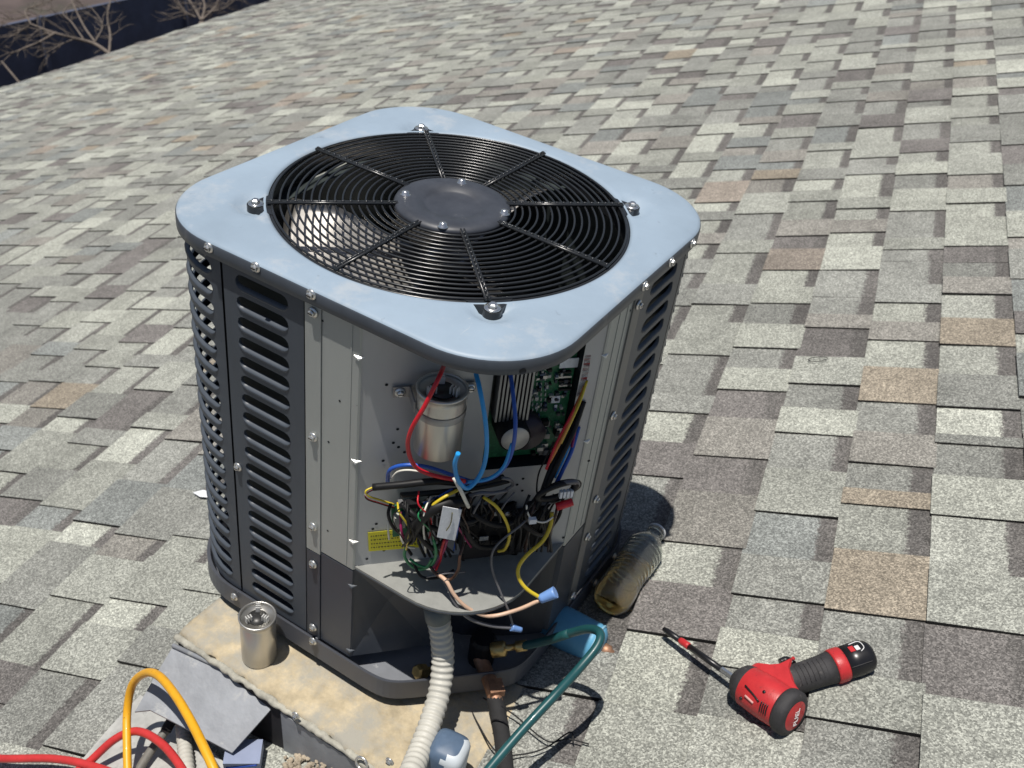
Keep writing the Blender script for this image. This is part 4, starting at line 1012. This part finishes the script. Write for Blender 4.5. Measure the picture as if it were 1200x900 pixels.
def roofthing(name, label, cat, u, v): return thing(name, label, cat, roof_px(u, v, .008))
def air(u, v, h):                                          # world point h metres above the roof, over that part of the photograph
    return roof_px(u, v, h)
# teal hose
teal = mat('teal_hose_rubber', (.014, .075, .082), .38, nscale=50, namt=.12, coat=.15)
th_ = roofthing('refrigerant_hose', 'thick teal refrigerant hose looping from the brass valve toward the camera', 'hose', 560, 895)
P_ = [L2W(DG(613, 757, .084)), L2W(DG(640, 751, .11)), L2W(DG(668, 742, .15)), L2W(DG(690, 737, .19)), L2W(DG(703, 742, .23)), L2W(DG(700, 757, .26)), L2W(DG(680, 782, .29)), L2W(DG(650, 815, .32)), L2W(DG(610, 858, .37)), L2W(DG(570, 905, .43)), L2W(DG(530, 955, .5)), air(470, 1010, .10), air(420, 1080, .03), air(340, 1150, .010), air(200, 1160, .010)]
m = MB(); m.tube(P_, .0062, n=14, sub=8); m.build('hose', teal, th_, WX(th_))
m = MB(); m.tube(P_[0:3], .0066, n=12, sub=4); m.build('hose_sleeve', mat('sleeve_dark_teal', (.01, .07, .075), .5), th_, WX(th_))
# red and yellow hoses bottom left
redh = mat('red_hose_rubber', (.50, .035, .035), .42, nscale=50, namt=.12, coat=.1, spots=((.30, .03, .03), 40, .62, .05))
yelh = mat('yellow_hose_rubber', (.72, .36, .015), .42, nscale=50, namt=.1, coat=.1, spots=((.40, .20, .02), 50, .64, .04))
h1 = roofthing('refrigerant_hose', 'red refrigerant hose crossing itself in the bottom-left corner of the roof', 'hose', 60, 890)
P_ = [air(-260, 900, .010), air(-160, 888, .010), air(-60, 884, .025), air(0, 889, .03), (air(60, 889, .035)), air(105, 897, .04), air(150, 915, .045), air(190, 950, .04), air(150, 990, .02), air(80, 960, .02), air(82, 915, .025), air(108, 890, .04), air(135, 866, .06), air(160, 857, .07), air(185, 868, .07), air(208, 893, .07), air(235, 940, .06), air(262, 1000, .04), air(270, 1060, .012), air(220, 1130, .010)]
m = MB(); m.tube(P_, .0062, n=14, sub=8); m.build('hose', redh, h1, WX(h1))
h2 = roofthing('refrigerant_hose', 'yellow refrigerant hose arched upright beside the metal flap', 'hose', 150, 895)
P_ = [air(60, 1060, .010), air(120, 1020, .010), air(146, 970, .012), air(150, 930, .03), air(149, 880, .06), air(149, 835, .09), air(155, 803, .13), air(170, 789, .165), air(186, 792, .19), (air(205, 814, .20)), air(222, 842, .20), air(240, 878, .19), air(256, 915, .17), air(275, 970, .12), air(280, 1040, .05), air(240, 1100, .012), air(120, 1120, .010), air(-40, 1090, .010)]
m = MB(); m.tube(P_, .0062, n=14, sub=8); m.build('hose', yelh, h2, WX(h2))
h3 = roofthing('conduit_end', 'short grey cable sleeve with black end beside the red hose', 'cable', 190, 870)
m = MB(); m.tube([air(150, 925, .02), air(170, 890, .03), air(190, 862, .035), air(197, 853, .04)], .0068, n=12); m.build('grey_sleeve', mat('grey_sleeve', (.15, .145, .13), .6, nscale=60, namt=.2), h3, WX(h3))
m = MB(); m.tube([air(194, 857, .037), air(199, 848, .042), air(206, 838, .048), air(212, 842, .048)], lambda x: .0082, n=12); m.build('black_end', insul, h3, WX(h3))
h4 = roofthing('flexible_conduit', 'short length of ribbed white conduit between yellow hose and grey sleeve', 'conduit', 218, 880)
m = MB(); m.tube([air(214, 847, .03), air(216, 870, .03), air(219, 900, .03), air(222, 940, .02)], .0105, n=16, sub=20, rmod=lambda L: 1 + .1 * math.sin(L * 2 * PI / .0085)); m.build('corrugated_tube', ivory, h4, WX(h4))

# thin black cords
cd = roofthing('thin_cord', 'thin black cords trailing from the suction line over pad and shingles', 'cord', 640, 860)
m = MB()
for pts in ([(566, 818, .03), (600, 836, .02), (640, 868, .014), (665, 866, .012), (690, 872, .012)],
            [(548, 822, .02), (560, 848, .02), (583, 882, .02), (612, 884, .014), (640, 876, .013), (668, 858, .012), (672, 870, .012)],
            ):
    m.tube([air(*p) for p in pts], .0012, n=5, sub=8)
m.build('cord', insul, cd, WX(cd))

# ------------------------------------------------------------------ loose capacitor on the pad
lc = thing('run_capacitor', 'loose silver round run capacitor standing on the tan pad', 'capacitor', L2W((-.097, -.548, 0)))
b_ = HZ(304, 768, .0)
lc.location = L2W(b_)
cap_can((b_[0], b_[1], -.001), (0, 0, 1), .0435, .155, lc, LWX(lc))
m = MB(); m.lathe([(.0438, .05), (.0440, .052), (.0440, .068), (.0438, .070)], (b_[0], b_[1], 0), n=48)
lbm = MB(); a0_ = math.atan2(-OL[1] + b_[1], -OL[0] + b_[0])
vs = []
for i in range(7):
    t = a0_ + PI - 0 + math.radians(180 - 62 + i * 5)
    for z in (.048, .072): vs.append((b_[0] + .0438 * math.cos(t), b_[1] + .0438 * math.sin(t), z))
lbm.add(vs, [(2 * i, 2 * i + 2, 2 * i + 3, 2 * i + 1) for i in range(6)]); lbm.build('brown_reflection', mat('brown_reflection', (.30, .15, .04), .6), lc, LWX(lc))  # brown reflection put on the can as a coloured strip

# ------------------------------------------------------------------ plastic bottle with amber liquid
bt = roofthing('plastic_bottle', 'open clear plastic bottle with amber oil lying on shingles by the unit', 'bottle', 715, 715)
pet = mat('clear_plastic', (.90, .93, .90), .06, trans=.97, namt=.05, rvar=.03, ior=1.35, nscale=60)
oil = mat('amber_oil', (.85, .60, .22), .08, trans=.9, namt=.1, ior=1.35, rvar=.03)
A0 = roof_px(713, 706, .033); A1 = roof_px(770, 622, .030); axb = A1 - A0; LB = np.linalg.norm(axb); axb /= LB
Rb = .033
prof = [(0, .006), (Rb * .5, .002), (Rb * .8, 0), (Rb * .97, .010), (Rb, .022)]
n_ = 44
for i in range(n_ + 1):
    t = i / n_; x = .022 + (LB * .72 - .022) * t; prof.append((Rb * (1 - (.065 if 7 < i < n_ - 1 else 0) * ((i // 2) % 2) - .08 * math.sin(PI * min(1, t * 1.3)) ** 2), x))
prof += [(Rb * .86, LB * .78), (Rb * .62, LB * .85), (Rb * .43, LB * .9), (Rb * .40, LB * .93), (Rb * .48, LB * .935), (Rb * .48, LB * .945), (Rb * .40, LB * .95), (Rb * .40, LB)]
inner = [(r_ * .965 if r_ > 0 else 0, h) for r_, h in prof][::-1]
inner = [(r_, h + .0012 if h < .02 else h) for r_, h in inner]
m = MB(); m.lathe(prof + inner, A0, axb, n=40); m.build('bottle_shell', pet, bt, WX(bt))
# oil pooled at the lower side of the base end
pr = [(r_ * .93, h) for r_, h in prof if h < LB * .62]; m = MB(); m.lathe(pr + [(0, pr[-1][1] + .0005)], A0, axb, n=40)
lev = A0 + np.array([0, 0, 1.]) * .004
me_pts = []
for q in m.v:
    q = np.array(q); d_ = q[2] - (lev[2] - .0)
    if d_ > 0: q = q - np.array([0, 0, d_])
    me_pts.append(tuple(q))
m.v = me_pts; m.build('oil', oil, bt, WX(bt))
m = MB(); m.lathe([(Rb * .41, LB * .985), (Rb * .50, LB * .985), (Rb * .50, LB * 1.0), (Rb * .41, LB * 1.0), (Rb * .41, LB * .985)], A0, axb, n=24); m.build('neck_ring', mat('white_plastic', (.72, .74, .76), .4), bt, WX(bt))

# ------------------------------------------------------------------ blue canister
bc = roofthing('blue_canister', 'small blue refrigerant canister lying behind the teal hose with brass tap', 'canister', 690, 760)
blu = mat('canister_blue', (.12, .36, .55), .4, nscale=20, namt=.1)
e1_ = L2W(DG(692, 752, .17)); e0_ = L2W(DG(640, 712, .02))
ev = roof_px(696, 757, .030); e0w = roof_px(655, 705, .030)
e0w = L2W(HZ(636, 722, .052)); ev = L2W(HZ(703, 758, .050)); axk = ev - e0w; LK = np.linalg.norm(axk); axk /= LK
m = MB(); m.lathe([(0, 0), (.028, .0), (.033, .004), (.033, LK - .012), (.030, LK - .003), (.022, LK + .003), (.011, LK + .006), (0, LK + .006)], e0w, axk, n=40); cn_ = m.build('can_body', blu, bc, WX(bc))
m = MB(); m.torus(ev - axk * .006, .0315, .0022, axk, n=40, k=6); m.build('rim', mat('rim_light_blue', (.25, .48, .62), .4), bc, WX(bc))
m = MB(); m.lathe([(0, 0), (.008, 0), (.010, .003), (.010, .012), (.006, .015), (.006, .024), (0, .024)], ev + axk * .004, axk, n=12); m.build('brass_tap', cpr, bc, WX(bc))
m = MB(); q = ev + axk * .016; sd_ = np.cross(axk, [0, 0, 1.]); m.tube([q, q + sd_ * .014 - np.array([0, 0, .004])], .0045, n=10, spline=False); m.tube([q - np.array([0, 0, .006]), q - np.array([0, 0, .016]) + axk * .006], .005, n=10, spline=False, mi=1); m.build('tap_outlet', [chrome, blk], bc, WX(bc))

# ------------------------------------------------------------------ white jug and printed carton near the curb
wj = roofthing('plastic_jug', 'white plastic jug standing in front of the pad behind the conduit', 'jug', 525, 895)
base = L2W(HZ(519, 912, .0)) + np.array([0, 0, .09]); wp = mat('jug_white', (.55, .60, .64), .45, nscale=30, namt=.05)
ct_ = base - np.array([0, 0, .09])
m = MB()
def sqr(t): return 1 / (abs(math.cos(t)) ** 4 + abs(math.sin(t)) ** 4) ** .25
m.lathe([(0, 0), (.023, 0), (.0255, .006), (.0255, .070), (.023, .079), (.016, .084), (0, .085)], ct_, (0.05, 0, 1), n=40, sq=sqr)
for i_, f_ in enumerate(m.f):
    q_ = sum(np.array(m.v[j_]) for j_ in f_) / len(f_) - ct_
    m.m[i_] = 0 if q_.dot(np.array([.94, -.34, 0])) > .011 + .003 * math.sin(q_[2] * 400) else 1  # conduit's ribbed shadow painted in blue on the white jug
m.build('jug_body', [wp, mat('jug_shadow_blue', (.085, .13, .20), .5, nscale=40, namt=.15)], wj, WX(wj))
for k in range(3):
    m = MB(); q = proj(base)
    ang_ = math.atan2(-base[1], -base[0]); dirc = np.array([math.cos(ang_ - .3), math.sin(ang_ - .3), 0]); tt = np.array([-dirc[1], dirc[0], 0])
    m.box(ct_ + dirc * .0335 + np.array([0, 0, .045 + k * .009]), tt * (.010 - .001 * k), dirc * .0004, (0, 0, .0018)); m.build('print_line', mat('jug_print', (.22, .27, .36), .5), wj, WX(wj))
bx = roofthing('printed_carton', 'white and blue printed carton wedged under the metal flap', 'carton', 290, 895)
c_ = L2W(HZ(287, 892, -.20)); ex = np.array([.9, .43, 0]); ex /= np.linalg.norm(ex); ey = np.array([-ex[1], ex[0], 0]); ez = np.array([.1, -.2, .97])
m = MB(); m.box(c_, ex * .026, ey * .02, ez * .04); cbx = m.build('carton_box', mat('carton_white', (.24, .28, .40), .5, nscale=30, namt=.08), bx, WX(bx))
for k in range(3):
    m = MB(); q = c_ - ey * .0204; m.tube([q - ex * .022 + ez * (.025 - .018 * k), q + ez * (.030 - .018 * k), q + ex * .022 + ez * (.036 - .018 * k)], .0022, n=6, sub=4); m.build('blue_stripe', mat('print_blue', (.02, .06, .30), .5), bx, WX(bx))

# loose gravel at the foot of the curb
m = MB(); rg = random.Random(9)
for i in range(260):
    u = rg.uniform(335, 480); v = 893 + (u - 335) * .10 + rg.uniform(-5, 22); p = L2W(onp(u, v, (0, -1, 0), -(PF - .03 - rg.random() * .12))); 
    a_ = roof_uv(u, v); p = RW(a_[0], a_[1], .010); s_ = rg.uniform(.0015, .005)
    m.lathe([(0, -s_), (s_, -.3 * s_), (s_ * .8, .5 * s_), (0, .8 * s_)], p, (rg.uniform(-1, 1), rg.uniform(-1, 1), 1), n=5, smooth=False)
o = m.build('gravel', mat('gravel_stone', (.34, .29, .22), .9, nscale=90, namt=.4)); o['kind'] = 'stuff'

# ------------------------------------------------------------------ cordless driver lying on the shingles
dr = thing('cordless_driver', 'red and black cordless impact driver with long bit lying on shingles', 'power tool', roof_px(905, 815, .008))
red = mat('driver_red', (.47, .028, .032), .42, nscale=40, namt=.16, coat=.1, spots=((.24, .03, .03), 90, .60, .06), bump=.12, bscale=500)
rub = mat('driver_rubber', (.035, .034, .036), .66, nscale=60, namt=.3, bump=.4, bscale=900, spots=((.10, .095, .09), 70, .60, .10))
bcol = mat('battery_black', (.012, .012, .014), .32)
hb = .0325
nose = roof_px(866, 797, hb); rear = roof_px(930, 838, hb - .002); ax1 = rear - nose; L1 = np.linalg.norm(ax1); ax1 /= L1
def lx(f): return L1 * f
m = MB(); m.lathe([(0, -.004), (.014, -.006), (.021, .0), (.026, lx(.06)), (.0285, lx(.16)), (.0285, lx(.22)), (.0265, lx(.24)), (0, lx(.24))], nose, ax1, n=36); m.build('nose_collar', rub, dr, WX(dr))
m = MB(); m.lathe([(.0, lx(.10)), (.0255, lx(.10)), (.0285, lx(.18)), (.0305, lx(.5)), (.030, lx(.80)), (.0285, lx(.83)), (0, lx(.83))], nose, ax1, n=36); m.build('housing', red, dr, WX(dr))
m = MB(); m.lathe([(0, lx(.82)), (.0305, lx(.82)), (.0325, lx(.86)), (.0325, lx(.97)), (.0285, lx(1.02)), (.023, lx(1.03)), (0, lx(1.03))], nose, ax1, n=36); m.build('rear_bumper', rub, dr, WX(dr))
m = MB(); m.lathe([(0, lx(1.04) + .0015), (.018, lx(1.04)), (.0215, lx(1.03))], nose, ax1, n=36); rcp = m.build('rear_cap', red, dr, WX(dr))
# handle
hs = roof_px(912, 803, .026); he = roof_px(1016, 768, .024); ax2 = he - hs; L2 = np.linalg.norm(ax2); ax2 /= L2
nb_ = np.array(NR); s2 = np.cross(ax2, nb_); s2 /= np.linalg.norm(s2)
def oval(prof, name, mt, parent=dr, n=36):
    m = MB(); vs = []
    for r1, r2, h in prof:
        for k in range(n):
            t = 2 * PI * k / n; cs, sn = math.cos(t), math.sin(t); vs.append(hs + ax2 * h + s2 * r1 * cs + nb_ * r2 * sn)
    o_ = m.add(vs, [(i * n + k, i * n + (k + 1) % n, (i + 1) * n + (k + 1) % n, (i + 1) * n + k) for i in range(len(prof) - 1) for k in range(n)], 0, True)
    m.f.append(tuple(range(n - 1, -1, -1))); m.m.append(0); m.sm.append(False); m.f.append(tuple(range((len(prof) - 1) * n, len(prof) * n))); m.m.append(0); m.sm.append(False)
    return m.build(name, mt, parent, WX(dr))
oval([(.021, .022, -.012), (.021, .0215, L2 * .12), (.0205, .0205, L2 * .3), (.0215, .021, L2 * .5), (.0235, .022, L2 * .62)], 'grip', rub)
oval([(.0240, .0225, L2 * .60), (.0252, .0236, L2 * .62), (.0252, .0236, L2 * .71), (.0242, .0226, L2 * .73)], 'red_band', red)
oval([(.0235, .022, L2 * .72), (.0245, .023, L2 * .86), (.0235, .022, L2 * .96), (.0215, .0205, L2 * 1.01), (.0175, .017, L2 * 1.04)], 'battery', bcol)
# trigger guard bridge between housing and grip
pp = [(871, 787), (885, 777), (902, 779), (915, 778), (929, 771), (926, 783), (931, 800), (938, 811), (924, 824), (905, 829), (884, 808)]
pc_ = [roof_px(u, v, .030) for u, v in pp]; pd_ = [roof_px(u, v, .0455) for u, v in pp]; cp_ = sum(pd_) / len(pd_)
pe_ = [cp_ + (p - cp_) * .86 + NR * .0045 for p in pd_]; n1 = len(pp); m = MB()
m.add(pc_ + pd_ + pe_, [(i, (i + 1) % n1, n1 + (i + 1) % n1, n1 + i) for i in range(n1)] + [(n1 + i, n1 + (i + 1) % n1, 2 * n1 + (i + 1) % n1, 2 * n1 + i) for i in range(n1)] + [tuple(range(2 * n1, 3 * n1))], 0)
m.build('upper_housing', red, dr, WX(dr))
m = MB(); m.tube([roof_px(914, 776, .030), roof_px(922, 773, .030), roof_px(930, 778, .030)], .005, n=10, sub=4); m.build('trigger', bcol, dr, WX(dr))
m = MB(); m.tube([roof_px(926, 776, .03), roof_px(930, 771, .03)], .003, n=8, spline=False); m.build('direction_switch', red, dr, WX(dr))
for pts, nm, mt, r_ in (([(877, 787), (888, 792), (899, 801)], 'side_badge', mat('badge_navy', (.02, .035, .12), .4), .0042), ([(873, 793), (887, 801), (906, 812)], 'side_stripe', bcol, .0022)):
    m = MB(); m.tube([roof_px(u, v, .0505 if nm == 'side_badge' else .0515) for u, v in pts], r_, n=8, sub=4); m.build(nm, mt, dr, WX(dr))
def on_body(f, ang, lift=0.0):
    a_ = np.cross(ax1, NR); a_ /= np.linalg.norm(a_); n_ = np.cross(a_, ax1)
    return nose + ax1 * lx(f) + (a_ * math.cos(ang) + n_ * math.sin(ang)) * (.0302 + lift)
for k in range(4):
    m = MB(); m.tube([on_body(.64 + .035 * k, a9, .0004) for a9 in (.25, .5, .75)], .0011, n=6, sub=3); m.build('vent_slot', bcol, dr, WX(dr))
m = MB(); m.tube([on_body(.30, .95, .001), on_body(.48, .80, .001), on_body(.60, .66, .001)], .0012, n=6, sub=3); m.build('housing_seam', bcol, dr, WX(dr))
for f9, a9 in ((.30, .3), (.60, 1.15)):
    m = MB(); m.lathe([(0, .001), (.0022, .001), (.0022, -.001)], on_body(f9, a9, .0004), on_body(f9, a9, .01) - on_body(f9, a9, 0), n=10); m.build('housing_screw', bcol, dr, WX(dr))
m = MB(); m.tube([on_body(.36, .55, .0006), on_body(.44, .50, .0006), on_body(.52, .45, .0006)], .0016, n=6, sub=3); m.build('printed_mark', mat('faded_print', (.55, .30, .28), .5), dr, WX(dr))
for k in range(7):
    h_ = L2 * (.20 + .05 * k); m = MB(); m.tube([hs + ax2 * h_ + s2 * .0216 * math.cos(t) * .97 + nb_ * .0212 * math.sin(t) for t in (.35, .7, 1.05, 1.4, 1.75)], .0007, n=5, sub=3); m.build('grip_rib', rub, dr, WX(dr))
for t in (.5, 2.2):
    m = MB(); m.tube([hs + ax2 * L2 * f + s2 * .0243 * math.cos(t) + nb_ * .0230 * math.sin(t) for f in (.74, .86, .97)], .0007, n=5, sub=3); m.build('battery_seam', rub, dr, WX(dr))
# bit and holder
b0 = roof_px(852, 789, .029); b1 = roof_px(778, 737, .024)
bd = b1 - b0; LBt = np.linalg.norm(bd); bd /= LBt
m = MB(); m.lathe([(0, -.012), (.0045, -.012), (.0045, LBt * .18), (0, LBt * .12)], b0, bd, n=6, smooth=False); m.build('bit_shank', chrome, dr, WX(dr))
m = MB(); m.lathe([(0, LBt * .08), (.0046, LBt * .08), (.0048, LBt * .62), (.004, LBt * .62), (0, LBt * .62)], b0, bd, n=16); m.build('bit_holder', bcol, dr, WX(dr))
m = MB(); m.lathe([(0, LBt * .58), (.0052, LBt * .58), (.0055, LBt * .62), (.0055, LBt * .70), (.0048, LBt * .73), (0, LBt * .73)], b0, bd, n=16); m.build('red_collar', red, dr, WX(dr))
m = MB(); m.lathe([(0, LBt * .72), (.0048, LBt * .72), (.0048, LBt * .94), (.0035, LBt), (0, LBt)], b0, bd, n=12); m.build('nut_socket', bcol, dr, WX(dr))
# lettering: FUEL on the rear cap
def text(s_, size, origin, xdir, ydir, mt, name, parent):
    cu = bpy.data.curves.new(name, 'FONT'); cu.body = s_; cu.size = size; cu.align_x = 'CENTER'; cu.align_y = 'CENTER'; cu.extrude = .0002; cu.materials.append(mt)
    o = bpy.data.objects.new(name, cu); COL.objects.link(o); o.parent = parent
    X = Vector(xdir).normalized(); Z = X.cross(Vector(ydir)).normalized(); Y = Z.cross(X)
    M = Matrix((X, Y, Z)).transposed().to_4x4(); M.translation = Vector(origin) - parent.location; bpy.context.view_layer.update(); me = bpy.data.meshes.new_from_object(o); bpy.data.objects.remove(o); o = bpy.data.objects.new(name, me); COL.objects.link(o); o.parent = parent; o.matrix_local = M
    return o
wht = mat('print_white', (.75, .75, .75), .5)
cen_ = nose + ax1 * (lx(1.04) + .0022)
up_ = NR - ax1 * NR.dot(ax1); up_ /= np.linalg.norm(up_); rt_ = np.cross(up_, ax1)
xd = up_ * .93 + rt_ * .35; yd = np.cross(ax1, xd)
text('FUEL', .0125, cen_ - yd * -.001, xd, yd, wht, 'lettering', dr)
q = hs + ax2 * L2 * .87 + nb_ * .0232
m = MB(); m.tube([q - s2 * .008 - ax2 * .006, q - s2 * .008 + ax2 * .009, q + s2 * .004 + ax2 * .011 - nb_ * .0003, q + s2 * .009 + ax2 * .004 - nb_ * .001], .0007, n=5, sub=5); m.build('battery_outline', wht, dr, WX(dr))
m = MB(); m.box(q + s2 * .002 + ax2 * .002, ax2 * .003, s2 * .004, nb_ * .0005); m.build('battery_mark', wht, dr, WX(dr))
m = MB(); m.box(q + s2 * .001 - ax2 * .006, ax2 * .0035, s2 * .005, nb_ * .0005); m.build('battery_mark', red, dr, WX(dr))

# stray cotter ring on the shingles and a white scrap by the unit
p = roof_px(958, 421, .012); m = MB()
e_u = (roof_px(970, 420, .012) - roof_px(946, 422, .012)) / 2; e_v = (roof_px(958, 419, .012) - roof_px(958, 424, .012)) / 2
m.tube([p + e_u * math.cos(t) * (1 if math.cos(t) > 0 else .9) + e_v * math.sin(t) for t in [i * PI / 6 for i in range(12)]], .0009, n=5, sub=3)
o = m.build('wire_clip', blk, None, lambda q: q - p); o.location = p; tag(o, 'tiny bent wire clip lying on a shingle right of the unit', 'clip')
p = roof_px(232, 578, .010); m = MB(); m.add([q - p for q in (roof_px(226, 577, .012), roof_px(238, 574, .014), roof_px(248, 576, .012), roof_px(246, 583, .011), roof_px(234, 582, .013))], [(0, 1, 2, 3, 4)])
o = m.build('paper_scrap', stk, None); o.location = p; o.modifiers.new('s', 'SOLIDIFY').thickness = .0006; tag(o, 'small white scrap lying on the shingles left of the unit', 'scrap')
